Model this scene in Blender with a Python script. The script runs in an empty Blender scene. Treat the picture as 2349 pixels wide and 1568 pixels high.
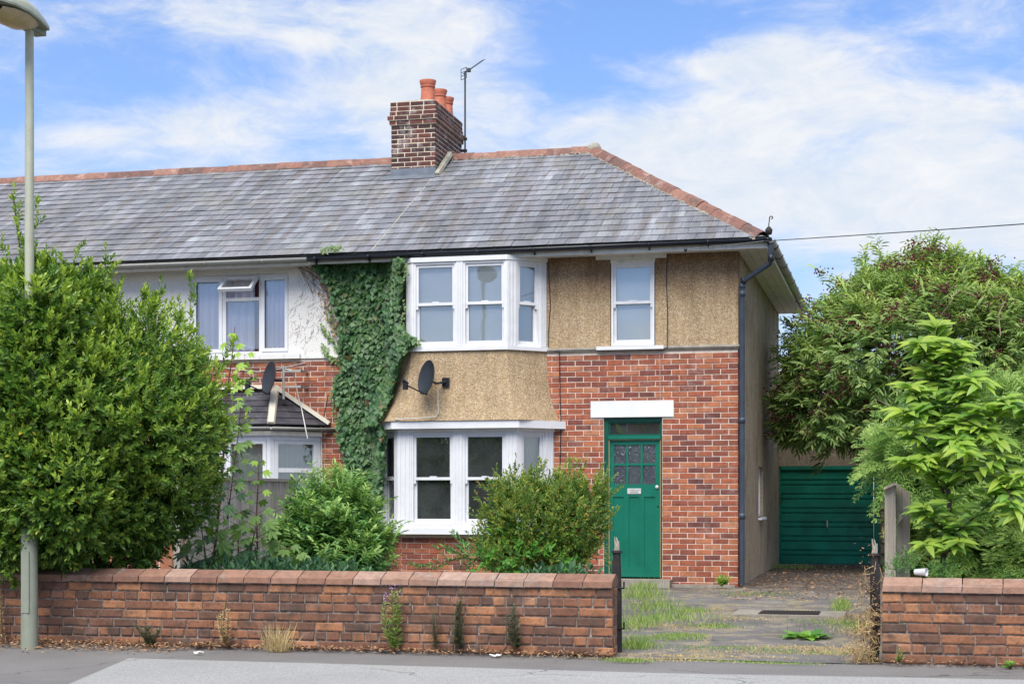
import bpy, math, random
import numpy as np
from mathutils import Vector, Matrix

sc = bpy.context.scene
# ------------------------------------------------------------------ camera
F, CX, YH, HC = 3657.0, 1174.0, 1140.0, 1.24          # focal length and horizon in pixels of a 2349 px wide picture
TH = math.atan(885 / F)
ct, st = math.cos(TH), math.sin(TH)
cam = bpy.data.cameras.new('camera'); camo = bpy.data.objects.new('camera', cam)
sc.collection.objects.link(camo); sc.camera = camo
camo.location = (0, 0, HC); camo.rotation_euler = (math.pi / 2, 0, TH)
cam.sensor_width = 36; cam.lens = 36 * F / 2349; cam.shift_y = (YH - 784) / 2349
cam.clip_start = .1; cam.clip_end = 2000
SUN_EL, SUN_AZ = math.radians(52), math.radians(180)   # azimuth clockwise from +Y (the house front looks along -Y)
# ------------------------------------------------------------------ node helpers
def nd(nt, typ, ins=None, **props):
    n = nt.nodes.new(typ)
    for k, v in props.items(): setattr(n, k, v)
    for k, v in (ins or {}).items():
        s = n.inputs[k]
        if isinstance(v, bpy.types.NodeSocket): nt.links.new(v, s)
        elif v is not None:
            if s.type == 'RGBA' and len(v) == 3: v = (*v, 1)
            s.default_value = v
    return n
def M_(nt, op, a, b=0.0, c=0.0, clamp=False):
    return nd(nt, 'ShaderNodeMath', {0: a, 1: b, 2: c}, operation=op, use_clamp=clamp).outputs[0]
def VM(nt, op, a, b=(0, 0, 0)):
    return nd(nt, 'ShaderNodeVectorMath', {0: a, 1: b}, operation=op).outputs[0]
def ramp(nt, fac, stops, interp='LINEAR'):
    n = nd(nt, 'ShaderNodeValToRGB', {0: fac}); cr = n.color_ramp; cr.interpolation = interp
    while len(cr.elements) < len(stops): cr.elements.new(.5)
    for e, (p, c) in zip(cr.elements, stops):
        e.position = p; e.color = (c, c, c, 1) if isinstance(c, (int, float)) else (*c, 1)
    return n.outputs[0]
def mix(nt, f, a, b, mode='MIX'):
    return nd(nt, 'ShaderNodeMixRGB', {0: f, 1: a, 2: b}, blend_type=mode).outputs[0]
def noise(nt, vec, scale, detail=3, rough=.55, dist=0.0):
    return nd(nt, 'ShaderNodeTexNoise', {'Vector': vec, 'Scale': scale, 'Detail': detail, 'Roughness': rough, 'Distortion': dist}).outputs[0]
def stretch(nt, vec, s):
    return nd(nt, 'ShaderNodeMapping', {'Vector': vec, 'Scale': s}).outputs[0]
def smooth(nt, x, a, b):
    return nd(nt, 'ShaderNodeMapRange', {0: x, 1: a, 2: b, 3: 0.0, 4: 1.0}, interpolation_type='SMOOTHSTEP').outputs[0]
# ------------------------------------------------------------------ sky
w = bpy.data.worlds.new('World'); sc.world = w; w.use_nodes = True
nt = w.node_tree; nt.nodes.clear()
sky = nd(nt, 'ShaderNodeTexSky', sky_type='NISHITA', sun_disc=False, sun_elevation=SUN_EL, sun_rotation=SUN_AZ,
         altitude=0, air_density=1.0, dust_density=.3, ozone_density=2.5)
tc = nd(nt, 'ShaderNodeTexCoord').outputs['Generated']
dirn = VM(nt, 'NORMALIZE', tc)
sp = nd(nt, 'ShaderNodeSeparateXYZ', {0: dirn})
az = M_(nt, 'MULTIPLY', M_(nt, 'ARCTAN2', sp.outputs[0], sp.outputs[1]), 57.2958)
el = M_(nt, 'MULTIPLY', M_(nt, 'ARCSINE', sp.outputs[2]), 57.2958)
flat = nd(nt, 'ShaderNodeCombineXYZ', {0: M_(nt, 'MULTIPLY', az, .085), 1: M_(nt, 'MULTIPLY', el, .2), 2: 0.0}).outputs[0]
warp = VM(nt, 'ADD', flat, VM(nt, 'SCALE', nd(nt, 'ShaderNodeTexNoise', {'Vector': flat, 'Scale': 1.6, 'Detail': 3.0}).outputs[1]))
warp.node.inputs[1].links[0].from_node.inputs['Scale'].default_value = .55
n1 = noise(nt, warp, 1.5, 9, .6); n2 = noise(nt, warp, 4.2, 8, .66)
dens = M_(nt, 'ADD', M_(nt, 'MULTIPLY', n1, .85), M_(nt, 'MULTIPLY', n2, .38))
def azel(u, v):
    r = math.atan((u - CX) / F)
    return math.degrees(r) - math.degrees(TH), math.degrees(math.atan((YH - v) / F * math.cos(r)))
CLOUDS = [(210, 318, 105, 26, .20), (430, 285, 130, 48, .17), (590, 300, 90, 40, .13), (610, 362, 60, 22, .12), (520, 30, 170, 45, .19),
          (930, 60, 200, 48, .20), (990, 170, 240, 75, .22), (820, 235, 130, 45, .13), (1150, 300, 260, 60, .13), (720, 95, 60, 20, .14), (150, 80, 70, 18, .10),
          (1620, 165, 130, 36, .19), (1850, 120, 170, 60, .12), (1850, 250, 330, 65, .21), (1450, 300, 240, 50, .17), (2050, 420, 420, 95, .24), (1500, 400, 300, 60, .15),
          (1720, 470, 200, 50, .14), (2200, 260, 240, 70, .14), (2250, 520, 300, 90, .22),
          (1420, 90, 150, 90, -.16), (230, 180, 200, 80, -.12), (2230, 150, 170, 70, -.10), (380, 420, 300, 60, -.03), (1680, 60, 150, 40, -.08)]
for u, v, ru, rv, amt in CLOUDS:
    a0, e0 = azel(u, v); ra, re = math.degrees(ru / F), math.degrees(rv / F)
    q = M_(nt, 'ADD', M_(nt, 'POWER', M_(nt, 'DIVIDE', M_(nt, 'SUBTRACT', az, a0), ra * 1.25), 2.0), M_(nt, 'POWER', M_(nt, 'DIVIDE', M_(nt, 'SUBTRACT', el, e0), re * 1.25), 2.0))
    dens = M_(nt, 'ADD', dens, M_(nt, 'MULTIPLY', M_(nt, 'EXPONENT', M_(nt, 'MULTIPLY', q, -1.0)), amt))
dens = M_(nt, 'ADD', dens, M_(nt, 'MULTIPLY', M_(nt, 'EXPONENT', M_(nt, 'MULTIPLY', el, -.22)), .30))
dens = M_(nt, 'ADD', dens, M_(nt, 'MULTIPLY', smooth(nt, el, 19.0, 34.0), .22))  # extra cloud above the view, added to brighten and neutralise the light
calpha = M_(nt, 'MULTIPLY', smooth(nt, dens, .53, .93), .95)
haz = M_(nt, 'MULTIPLY', M_(nt, 'EXPONENT', M_(nt, 'MULTIPLY', M_(nt, 'ABSOLUTE', el), -.085)), .95, clamp=True)
ccol = ramp(nt, smooth(nt, n2, .3, .75), [(0, (3.45, 3.8, 4.25)), (1, (4.4, 4.4, 4.45))])
skyc = mix(nt, 1.0, sky.outputs[0], (.335, .57, .91), 'MULTIPLY')
c1 = mix(nt, haz, skyc, (3.1, 3.65, 4.25))
c2 = mix(nt, calpha, c1, ccol)
bg = nd(nt, 'ShaderNodeBackground', {'Color': c2, 'Strength': .06})
nt.links.new(bg.outputs[0], nd(nt, 'ShaderNodeOutputWorld').inputs[0])
# ------------------------------------------------------------------ sun behind thin cloud
sl = bpy.data.lights.new('sun', 'SUN'); sl.energy = 1.35; sl.angle = math.radians(42); sl.color = (1, .965, .9)
so = bpy.data.objects.new('sun', sl); sc.collection.objects.link(so); so.location = (0, -20, 30)
sd = Vector((math.sin(SUN_AZ) * math.cos(SUN_EL), math.cos(SUN_AZ) * math.cos(SUN_EL), math.sin(SUN_EL)))
so.rotation_euler = sd.to_track_quat('Z', 'Y').to_euler()
sc.view_settings.view_transform = 'Standard'; sc.view_settings.look = 'None'; sc.view_settings.gamma = 1
sc.view_settings.exposure = 1.85; sc.view_settings.use_curve_mapping = False
sc.cycles.use_denoising = True; sc.cycles.max_bounces = 6; sc.cycles.transparent_max_bounces = 8
# ------------------------------------------------------------------ materials
def new_mat(name):
    m = bpy.data.materials.new(name); m.use_nodes = True; t = m.node_tree; t.nodes.clear()
    g = nd(t, 'ShaderNodeNewGeometry'); return m, t, g.outputs['Position'], g
def rnd(t, g):
    return M_(t, 'FRACT', M_(t, 'ADD', nd(t, 'ShaderNodeObjectInfo').outputs['Random'], g.outputs['Random Per Island']))
def finish(t, col, rough=.8, h=None, bs=.3, bd=.01, metal=0.0, spec=.4, trans=None):
    ins = {'Base Color': col, 'Roughness': rough, 'Metallic': metal, 'Specular IOR Level': spec}
    p = nd(t, 'ShaderNodeBsdfPrincipled', ins)
    if h is not None:
        b = nd(t, 'ShaderNodeBump', {'Height': h, 'Strength': bs, 'Distance': bd}); t.links.new(b.outputs[0], p.inputs['Normal'])
    out = p.outputs[0]
    if trans:
        tr = nd(t, 'ShaderNodeBsdfTranslucent', {'Color': mix(t, 1.0, col, trans[1], 'MULTIPLY')})
        out = nd(t, 'ShaderNodeMixShader', {0: trans[0], 1: out, 2: tr.outputs[0]}).outputs[0]
    t.links.new(out, nd(t, 'ShaderNodeOutputMaterial').inputs[0])
def brick_mat(name, stops, grime=.3, gcol=(.05, .04, .035), pale=0.0, pcol=(.5, .45, .42), gs=2.2, speck=0.0):
    m, t, P, g = new_mat(name); r = rnd(t, g)
    c = ramp(t, r, stops)
    c = mix(t, 1.0, c, ramp(t, noise(t, P, 16, 4), [(.25, .72), (.5, 1.0), (.75, 1.22)]), 'MULTIPLY')
    c = mix(t, 1.0, c, ramp(t, noise(t, P, 110, 2), [(.3, .86), (.7, 1.12)]), 'MULTIPLY')
    c = mix(t, M_(t, 'MULTIPLY', smooth(t, noise(t, P, gs, 6, .65), .46, .72), grime), c, gcol)
    if pale: c = mix(t, M_(t, 'MULTIPLY', smooth(t, noise(t, P, 5, 7, .7), .52, .7), pale), c, pcol)
    if speck: c = mix(t, M_(t, 'MULTIPLY', smooth(t, noise(t, P, 34, 5, .75), .53, .68), speck), c, gcol)
    h = M_(t, 'ADD', noise(t, P, 90, 4, .7), M_(t, 'MULTIPLY', noise(t, P, 22, 3), 1.5))
    finish(t, c, .9, h, .45, .005)
    return m
MAT = {}
MAT['brick'] = brick_mat('house_brick', [(0, (.14, .052, .045)), (.12, (.21, .066, .046)), (.3, (.275, .08, .046)), (.6, (.34, .10, .052)), (.88, (.41, .145, .068)), (1, (.44, .19, .105))], .45, (.12, .06, .05), pale=.28, pcol=(.52, .38, .32))
MAT['brick_chimney'] = brick_mat('chimney_brick', [(0, (.05, .028, .03)), (.4, (.085, .038, .036)), (.8, (.13, .045, .038)), (1, (.18, .06, .045))], .25, pale=.75, pcol=(.42, .42, .42))
MAT['brick_garden'] = brick_mat('garden_wall_brick', [(0, (.12, .066, .048)), (.3, (.185, .085, .053)), (.6, (.25, .108, .06)), (.85, (.34, .15, .075)), (1, (.44, .21, .105))], .85, (.055, .045, .038), gs=4.5, pale=.18, pcol=(.40, .33, .28), speck=.75)
MAT['coping'] = brick_mat('coping_brick', [(0, (.21, .105, .075)), (.3, (.29, .155, .105)), (.7, (.34, .205, .15)), (1, (.39, .26, .205))], .45, (.11, .085, .065), pale=.55, pcol=(.46, .38, .34), gs=5, speck=.35)
MAT['ridge'] = brick_mat('ridge_tile_clay', [(0, (.16, .085, .072)), (.5, (.25, .12, .09)), (1, (.31, .16, .12))], .7, (.10, .085, .075), pale=.5, pcol=(.48, .36, .30), gs=7)
MAT['pot'] = brick_mat('terracotta', [(0, (.50, .15, .09)), (1, (.56, .19, .12))], .15)
def simple(name, col, rough=.5, var=.12, s=6, h=0.0, bs=.2, metal=0.0, spec=.4, dirt=0.0, dcol=(.12, .10, .08), ds=3, hd=.005, rv=0.0):
    m, t, P, g = new_mat(name)
    lo = tuple(x * (1 - var) for x in col); hi = tuple(min(1, x * (1 + var)) for x in col)
    c = ramp(t, noise(t, P, s, 5, .6), [(.3, lo), (.7, hi)])
    if rv: c = mix(t, 1.0, c, ramp(t, rnd(t, g), [(0, 1 - rv), (1, 1 + rv)]), 'MULTIPLY')
    if dirt: c = mix(t, M_(t, 'MULTIPLY', smooth(t, noise(t, P, ds, 7, .7), .45, .72), dirt), c, dcol)
    finish(t, c, rough, noise(t, P, h, 4, .65) if h else None, bs, hd, metal, spec)
    return m
def stained(name, col, rough=.5, dirt=.4, dcol=(.12, .10, .07), amt_scale=(9, 9, 1.2)):
    m, t, P, g = new_mat(name)
    v = stretch(t, P, amt_scale)
    c = mix(t, M_(t, 'MULTIPLY', smooth(t, noise(t, v, 1.0, 6, .65), .45, .78), dirt), col, dcol)
    c = mix(t, 1.0, c, ramp(t, noise(t, P, 14, 4), [(.3, .93), (.7, 1.04)]), 'MULTIPLY')
    finish(t, c, rough, noise(t, P, 40, 3), .1, .004)
    return m
MAT['mortar'] = simple('mortar_pale', (.68, .58, .49), .95, .15, 20, 150, .4, dirt=.3, dcol=(.3, .22, .18))
MAT['mortar_garden'] = simple('mortar_dark', (.24, .20, .175), .95, .7, 26, 120, .6, dirt=.75, dcol=(.04, .035, .03), ds=7)
MAT['mortar_chimney'] = simple('mortar_cream', (.70, .60, .46), .95, .2, 9, 120, .5, dirt=.3, dcol=(.22, .2, .18), ds=2.2)
MAT['mortar_top'] = simple('mortar_flaunching', (.36, .34, .28), .95, .3, 9, 60, .7, dirt=.6, dcol=(.12, .12, .05))
MAT['upvc'] = simple('white_window_frame', (.72, .72, .735), .4, .05, 3, dirt=.35, dcol=(.55, .55, .55), ds=9)
MAT['white_wood'] = stained('white_painted_wood', (.74, .73, .69), .55, .42, (.27, .23, .17))
MAT['soffit'] = stained('soffit_paint', (.66, .67, .60), .6, .5, (.36, .38, .28), (6, 2, 6))
MAT['lintel'] = simple('painted_lintel', (.74, .75, .76), .6, .05, 5, 30, .1, dirt=.15, dcol=(.4, .4, .42))
MAT['green'] = simple('green_gloss_paint', (.003, .145, .092), .33, .22, 3, dirt=.4, dcol=(.012, .085, .055), spec=.5)
MAT['green_dark'] = simple('green_frame_paint', (.002, .085, .055), .35, .15, 5, dirt=.3, dcol=(.03, .06, .04))
MAT['garage'] = simple('garage_green', (.005, .22, .145), .45, .25, 2.2, 60, .05, dirt=.5, dcol=(.015, .06, .04), ds=2)
MAT['black'] = simple('black_plastic', (.016, .019, .026), .32, .2, 8)
MAT['bluepipe'] = simple('slate_grey_pipe', (.045, .062, .088), .4, .25, 5, dirt=.3, dcol=(.02, .022, .03))
MAT['greypipe'] = stained('grey_gutter', (.36, .36, .33), .55, .4, (.16, .15, .12), (3, 8, 8))
MAT['iron'] = simple('rusty_black_iron', (.02, .018, .02), .7, .4, 18, 60, .8, dirt=.35, dcol=(.12, .045, .025), ds=12)
MAT['dish'] = simple('dish_grey', (.028, .033, .042), .45, .1, 5)
MAT['lead'] = simple('lead_flashing', (.17, .19, .22), .45, .2, 7, 30, .2, metal=.3)
MAT['metal'] = simple('dull_steel', (.62, .61, .58), .4, .15, 20, metal=.25)
MAT['aerial'] = simple('aerial_metal', (.07, .08, .085), .5, .2, 20, metal=.3)
MAT['white_cable'] = simple('white_cable', (.62, .6, .56), .5)
MAT['curtain'] = simple('cream_curtain', (.62, .63, .52), .9, .08, 4)
MAT['curtain_red'] = simple('plum_curtain', (.30, .10, .13), .9, .2, 4)
MAT['net'] = simple('pale_blind', (.78, .79, .77), .9, .06, 1.5)
MAT['net2'] = simple('lilac_net_curtain', (.74, .68, .78), .9, .06, 1.5)
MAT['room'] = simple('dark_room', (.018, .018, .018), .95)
MAT['cream_edge'] = simple('ochre_draught_strip', (.42, .30, .14), .7)
MAT['conc'] = simple('old_concrete', (.30, .27, .23), .95, .25, 7, 60, .6, dirt=.5, dcol=(.10, .09, .07))
MAT['stone'] = simple('buff_stone', (.42, .34, .22), .95, .3, 9, 25, .9, dirt=.4, dcol=(.13, .11, .08), hd=.02)
MAT['lamp_grey'] = stained('grey_green_lamp_paint', (.46, .47, .36), .45, .3, (.20, .21, .15), (9, 9, .7))
MAT['lamp_base'] = stained('weathered_lamp_base', (.26, .28, .22), .6, .5, (.13, .14, .105), (9, 9, 1.2))
MAT['bowl'] = simple('amber_lamp_bowl', (.50, .38, .22), .3, .15, 9, spec=.5)
MAT['wood'] = None
def wood(name, a, b):
    m, t, P, g = new_mat(name)
    v = stretch(t, P, (40, 40, 2.2))
    c = ramp(t, noise(t, v, 1.0, 6, .6, .4), [(.3, a), (.7, b)])
    c = mix(t, 1.0, c, ramp(t, rnd(t, g), [(0, .8), (1, 1.15)]), 'MULTIPLY')
    c = mix(t, M_(t, 'MULTIPLY', smooth(t, noise(t, P, 5, 5), .5, .75), .35), c, (.10, .11, .075))
    finish(t, c, .85, noise(t, v, 1.4, 5), .4, .004)
    return m
MAT['wood'] = wood('weathered_wood', (.26, .22, .18), (.46, .40, .33))
MAT['fence_wood'] = wood('grey_fence_wood', (.30, .28, .24), (.48, .45, .39))
MAT['bark'] = simple('brown_bark', (.085, .062, .05), .9, .35, 20, 60, .6)
MAT['stem'] = simple('red_brown_stem', (.13, .07, .045), .8, .3, 20)
def tarmac(name, a, b, crk):
    m, t, P, g = new_mat(name)
    c = ramp(t, noise(t, P, .9, 6, .6), [(.3, a), (.7, b)])
    c = mix(t, 1.0, c, ramp(t, noise(t, P, 95, 2, .8), [(.32, .68), (.5, 1.0), (.68, 1.38)]), 'MULTIPLY')
    wv = VM(t, 'ADD', P, VM(t, 'SCALE', nd(t, 'ShaderNodeTexNoise', {'Vector': P, 'Scale': 2.5, 'Detail': 6.0}).outputs[1]))
    wv.node.inputs[1].links[0].from_node.inputs['Scale'].default_value = .5
    vo = nd(t, 'ShaderNodeTexVoronoi', {'Vector': wv, 'Scale': .42}, feature='DISTANCE_TO_EDGE')
    ck = M_(t, 'MULTIPLY', M_(t, 'SUBTRACT', 1.0, smooth(t, vo.outputs['Distance'], .0, .006)), smooth(t, noise(t, P, .8, 2), .42, .55))
    c = mix(t, M_(t, 'MULTIPLY', ck, crk), c, (.03, .03, .028))
    c = mix(t, M_(t, 'MULTIPLY', smooth(t, noise(t, stretch(t, P, (1, 2.5, 1)), 2.2, 7, .7), .56, .72), .4), c, tuple(x * .72 for x in a))
    finish(t, c, .92, M_(t, 'SUBTRACT', noise(t, P, 170, 3, .7), ck), .6, .004)
    return m
MAT['asphalt'] = tarmac('old_asphalt', (.155, .146, .143), (.21, .20, .195), .7)
MAT['asphalt_new'] = tarmac('pale_smooth_asphalt', (.30, .297, .294), (.35, .346, .34), .8)
MAT['road'] = simple('road_asphalt', (.07, .07, .072), .9, .2, 2, 200, .4)
MAT['soil'] = simple('garden_soil', (.055, .045, .03), .98, .4, 4, 40, .9)
MAT['land'] = simple('rough_land', (.07, .085, .04), .98, .3, .3)
MAT['paper'] = simple('pale_litter', (.7, .7, .68), .7, .08, 30)
MAT['litter'] = simple('fallen_leaves', (.34, .20, .11), .9, .3, 10, rv=.5)
MAT['drygrass'] = simple('dry_grass', (.48, .36, .17), .9, .25, 20, rv=.35)
def slate_mat():
    m, t, P, g = new_mat('slate'); r = rnd(t, g)
    c = ramp(t, r, [(0, (.15, .158, .18)), (.3, (.185, .19, .215)), (.55, (.205, .20, .228)), (.85, (.225, .235, .26)), (1, (.27, .28, .30))])
    v = stretch(t, P, (3.6, .28, .28))
    c = mix(t, 1.0, c, ramp(t, noise(t, v, 1.0, 8, .68), [(.3, .52), (.45, .84), (.56, 1.1), (.70, 1.6)]), 'MULTIPLY')
    c = mix(t, M_(t, 'MULTIPLY', smooth(t, noise(t, stretch(t, P, (5.5, .5, .5)), 1.3, 7, .7), .46, .64), .62), c, (.125, .10, .085))
    c = mix(t, M_(t, 'MULTIPLY', smooth(t, noise(t, stretch(t, P, (26, 3, 3)), 1.0, 5, .7), .55, .75), .28), c, (.48, .48, .50))
    c = mix(t, M_(t, 'MULTIPLY', smooth(t, noise(t, P, 1.2, 7, .72), .5, .7), .5), c, (.25, .235, .19))
    c = mix(t, smooth(t, noise(t, P, 14, 5, .75), .665, .72), c, (.46, .42, .34))
    h = noise(t, stretch(t, P, (12, 30, 30)), 1.0, 5, .6)
    finish(t, c, .55, h, .25, .004, spec=.45)
    return m
MAT['slate'] = slate_mat()
def pebble(name, cols, patch=.3, pc=(.12, .08, .05), soot_shade=0.0):
    m, t, P, g = new_mat(name)
    vo = nd(t, 'ShaderNodeTexVoronoi', {'Vector': P, 'Scale': 85.0, 'Randomness': 1.0})
    sepc = nd(t, 'ShaderNodeSeparateColor', {0: vo.outputs['Color']}).outputs[0]
    c = mix(t, .35, ramp(t, sepc, cols), cols[2][1])
    c = mix(t, 1.0, c, ramp(t, noise(t, P, 34, 3), [(.3, .9), (.7, 1.08)]), 'MULTIPLY')
    c = mix(t, M_(t, 'MULTIPLY', smooth(t, noise(t, P, 1.6, 7, .66), .44, .74), patch), c, pc)
    c = mix(t, 1.0, c, ramp(t, noise(t, stretch(t, P, (9, 9, .8)), 1.0, 5, .6), [(.35, .80), (.55, 1.0), (.7, 1.08)]), 'MULTIPLY')
    if soot_shade:          # weather staining with eaves shade painted in, darker towards the top
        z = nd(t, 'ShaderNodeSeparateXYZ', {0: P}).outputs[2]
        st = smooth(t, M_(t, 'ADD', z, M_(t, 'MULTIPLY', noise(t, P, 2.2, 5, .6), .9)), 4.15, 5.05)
        c = mix(t, M_(t, 'MULTIPLY', st, soot_shade), c, mix(t, 1.0, c, (.38, .30, .26), 'MULTIPLY'))
    h = M_(t, 'ADD', M_(t, 'MULTIPLY', vo.outputs['Distance'], -1.0), noise(t, P, 140, 3))
    finish(t, c, .9, h, .8, .008)
    return m
MAT['pebbledash'] = pebble('tan_pebbledash', [(0, (.17, .115, .07)), (.25, (.36, .24, .13)), (.6, (.51, .365, .21)), (.85, (.61, .465, .30)), (1, (.72, .64, .50))], .2, soot_shade=.85)
MAT['pebbledash_old'] = pebble('brown_pebbledash', [(0, (.12, .09, .06)), (.3, (.30, .22, .14)), (.6, (.46, .35, .23)), (.85, (.56, .44, .31)), (1, (.68, .60, .48))], .6, (.14, .10, .075))
MAT['garagewall'] = pebble('pale_pebbledash', [(0, (.16, .12, .09)), (.5, (.34, .26, .19)), (1, (.50, .42, .34))], .3)
def render_white():
    m, t, P, g = new_mat('white_roughcast')
    c = mix(t, smooth(t, noise(t, P, 45, 4, .7), .60, .72), (.76, .74, .70), (.30, .27, .22))
    c = mix(t, M_(t, 'MULTIPLY', smooth(t, noise(t, P, 1.7, 6, .65), .5, .75), .3), c, (.52, .48, .42))
    finish(t, c, .9, noise(t, P, 60, 5, .7), .8, .01)
    return m
MAT['roughcast'] = render_white()
def glass(name, refl, tint=(.85, .9, .92), wav=.0):
    m, t, P, g = new_mat(name)
    gl = nd(t, 'ShaderNodeBsdfGlossy', {'Color': (.92, .95, 1), 'Roughness': .015 if not wav else .05})
    if wav:
        b = nd(t, 'ShaderNodeBump', {'Height': noise(t, stretch(t, P, (60, 60, 22)), 1.0, 3), 'Strength': wav, 'Distance': .02}); t.links.new(b.outputs[0], gl.inputs['Normal'])
    else:
        b = nd(t, 'ShaderNodeBump', {'Height': noise(t, P, 2.5, 1), 'Strength': .03, 'Distance': .02}); t.links.new(b.outputs[0], gl.inputs['Normal'])
    tr = nd(t, 'ShaderNodeBsdfTransparent', {'Color': tint})
    fr = nd(t, 'ShaderNodeFresnel', {'IOR': 1.5}).outputs[0]
    f = M_(t, 'ADD', M_(t, 'MULTIPLY', fr, 1.0), refl, clamp=True)
    o = nd(t, 'ShaderNodeMixShader', {0: f, 1: tr.outputs[0], 2: gl.outputs[0]})
    du = nd(t, 'ShaderNodeBsdfDiffuse', {'Color': (.42, .46, .46)}); o = nd(t, 'ShaderNodeMixShader', {0: M_(t, 'MULTIPLY', ramp(t, noise(t, P, 3.0, 5, .6), [(.3, .5), (.7, 1.3)]), .085), 1: o.outputs[0], 2: du.outputs[0]})
    t.links.new(o.outputs[0], nd(t, 'ShaderNodeOutputMaterial').inputs[0]); return m
MAT['glass'] = glass('window_glass', .19, (.95, .97, .98))
MAT['glass_obscure'] = glass('obscured_door_glass', .10, (.35, .36, .4), 1.0)
MAT['glass_dark'] = glass('transom_glass', .10, (.5, .5, .55))
def leaf_mat(name, stops, young, rough=.42, tr=.3, spec=.45, odd=None):
    m, t, P, g = new_mat(name); r = rnd(t, g)
    c = ramp(t, r, stops)
    a = nd(t, 'ShaderNodeAttribute', attribute_name='tint').outputs['Fac']
    c = mix(t, a, c, young)
    if odd: c = mix(t, smooth(t, noise(t, P, 40, 0), odd[0], odd[0] + .03), c, odd[1])
    finish(t, c, rough, None, spec=spec, trans=(tr, (1.25, 1.35, .7)))
    return m
MAT['leaf_shrub'] = leaf_mat('glossy_shrub_leaf', [(0, (.04, .10, .018)), (.4, (.085, .185, .03)), (.75, (.15, .28, .04)), (.97, (.24, .37, .055)), (1, (.55, .46, .07))], (.42, .55, .08), .34)
MAT['leaf_elder'] = leaf_mat('elder_leaf', [(0, (.11, .21, .06)), (.45, (.20, .34, .09)), (.85, (.31, .44, .13)), (1, (.40, .48, .16))], (.46, .54, .14), .45)
MAT['leaf_rose'] = leaf_mat('pale_bush_leaf', [(0, (0.043, 0.138, 0.036)), (.5, (0.087, 0.239, 0.058)), (.9, (0.160, 0.348, 0.087)), (1, (0.290, 0.464, 0.116))], (0.435, 0.600, 0.174), .42)
MAT['leaf_privet'] = leaf_mat('small_round_leaf', [(0, (.04, .11, .02)), (.45, (.08, .20, .035)), (.78, (.16, .29, .05)), (.88, (.36, .40, .06)), (.95, (.5, .45, .08)), (1, (.36, .13, .05))], (.40, .46, .09), .42)
MAT['leaf_ivy'] = leaf_mat('ivy_leaf', [(0, (.025, .08, .028)), (.5, (.05, .14, .045)), (.93, (.085, .20, .065)), (.97, (.13, .22, .06)), (1, (.18, .07, .03))], (.22, .33, .09), .45)
MAT['leaf_sycamore'] = leaf_mat('sycamore_leaf', [(0, (0.029, 0.087, 0.043)), (.5, (0.051, 0.138, 0.072)), (1, (0.094, 0.203, 0.087))], (0.377, 0.580, 0.072), .45)
MAT['leaf_sapling'] = leaf_mat('sapling_leaf', [(0, (.07, .20, .06)), (.35, (.13, .32, .07)), (.7, (.24, .44, .08)), (1, (.36, .52, .08))], (.46, .56, .09), .38, .42)
MAT['leaf_conifer'] = leaf_mat('conifer_frond', [(0, (.07, .17, .03)), (.5, (.15, .29, .05)), (1, (.27, .42, .08))], (.46, .56, .15), .55, .25)
MAT['grass'] = leaf_mat('green_grass', [(0, (0.087, 0.189, 0.036)), (.6, (0.189, 0.319, 0.065)), (.85, (0.406, 0.435, 0.131)), (1, (0.600, 0.600, 0.261))], (0.290, 0.435, 0.087), .55)
MAT['leaf_dock'] = leaf_mat('dock_leaf', [(0, (0.072, 0.232, 0.036)), (1, (0.160, 0.392, 0.058))], (0.290, 0.522, 0.072), .4)
MAT['weed'] = leaf_mat('dull_weed', [(0, (.045, .07, .045)), (.6, (.085, .12, .07)), (1, (.19, .16, .10))], (.2, .2, .12), .6)
MAT['berry'] = simple('dark_red_berry', (.10, .018, .022), .45, .4, 30, rv=.5)
MAT['hedge_far'] = MAT['leaf_elder']
# ------------------------------------------------------------------ geometry helpers
COL = sc.collection
def at(u, v, Y, z=None):
    """point of the vertical plane y = Y seen at photo position u, v (2349 px wide)"""
    a = (u - CX) / F; X = Y * (a * ct - st) / (ct + a * st); d = -X * st + Y * ct
    return Vector((X, Y, HC + (YH - v) / F * d))
def atg(u, v, Z=0.0):
    d = (HC - Z) * F / (v - YH); xc = (u - CX) / F * d
    return Vector((xc * ct - d * st, xc * st + d * ct, Z))
WM = {}
def link(o, parent=None, world=None):
    COL.objects.link(o)
    world = world or Matrix.Identity(4)
    if parent is not None:
        o.parent = parent; o.matrix_parent_inverse = WM[parent].inverted()
    o.matrix_basis = world; WM[o] = world.copy(); return o
def tag(o, label=None, cat=None, group=None, kind=None):
    for k, v in (('label', label), ('category', cat), ('group', group), ('kind', kind)):
        if v: o[k] = v
    return o
def thing(name, loc, label, cat, group=None):
    o = bpy.data.objects.new(name, None); o.empty_display_size = .2
    link(o, None, Matrix.Translation(Vector(loc))); return tag(o, label, cat, group)
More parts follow.
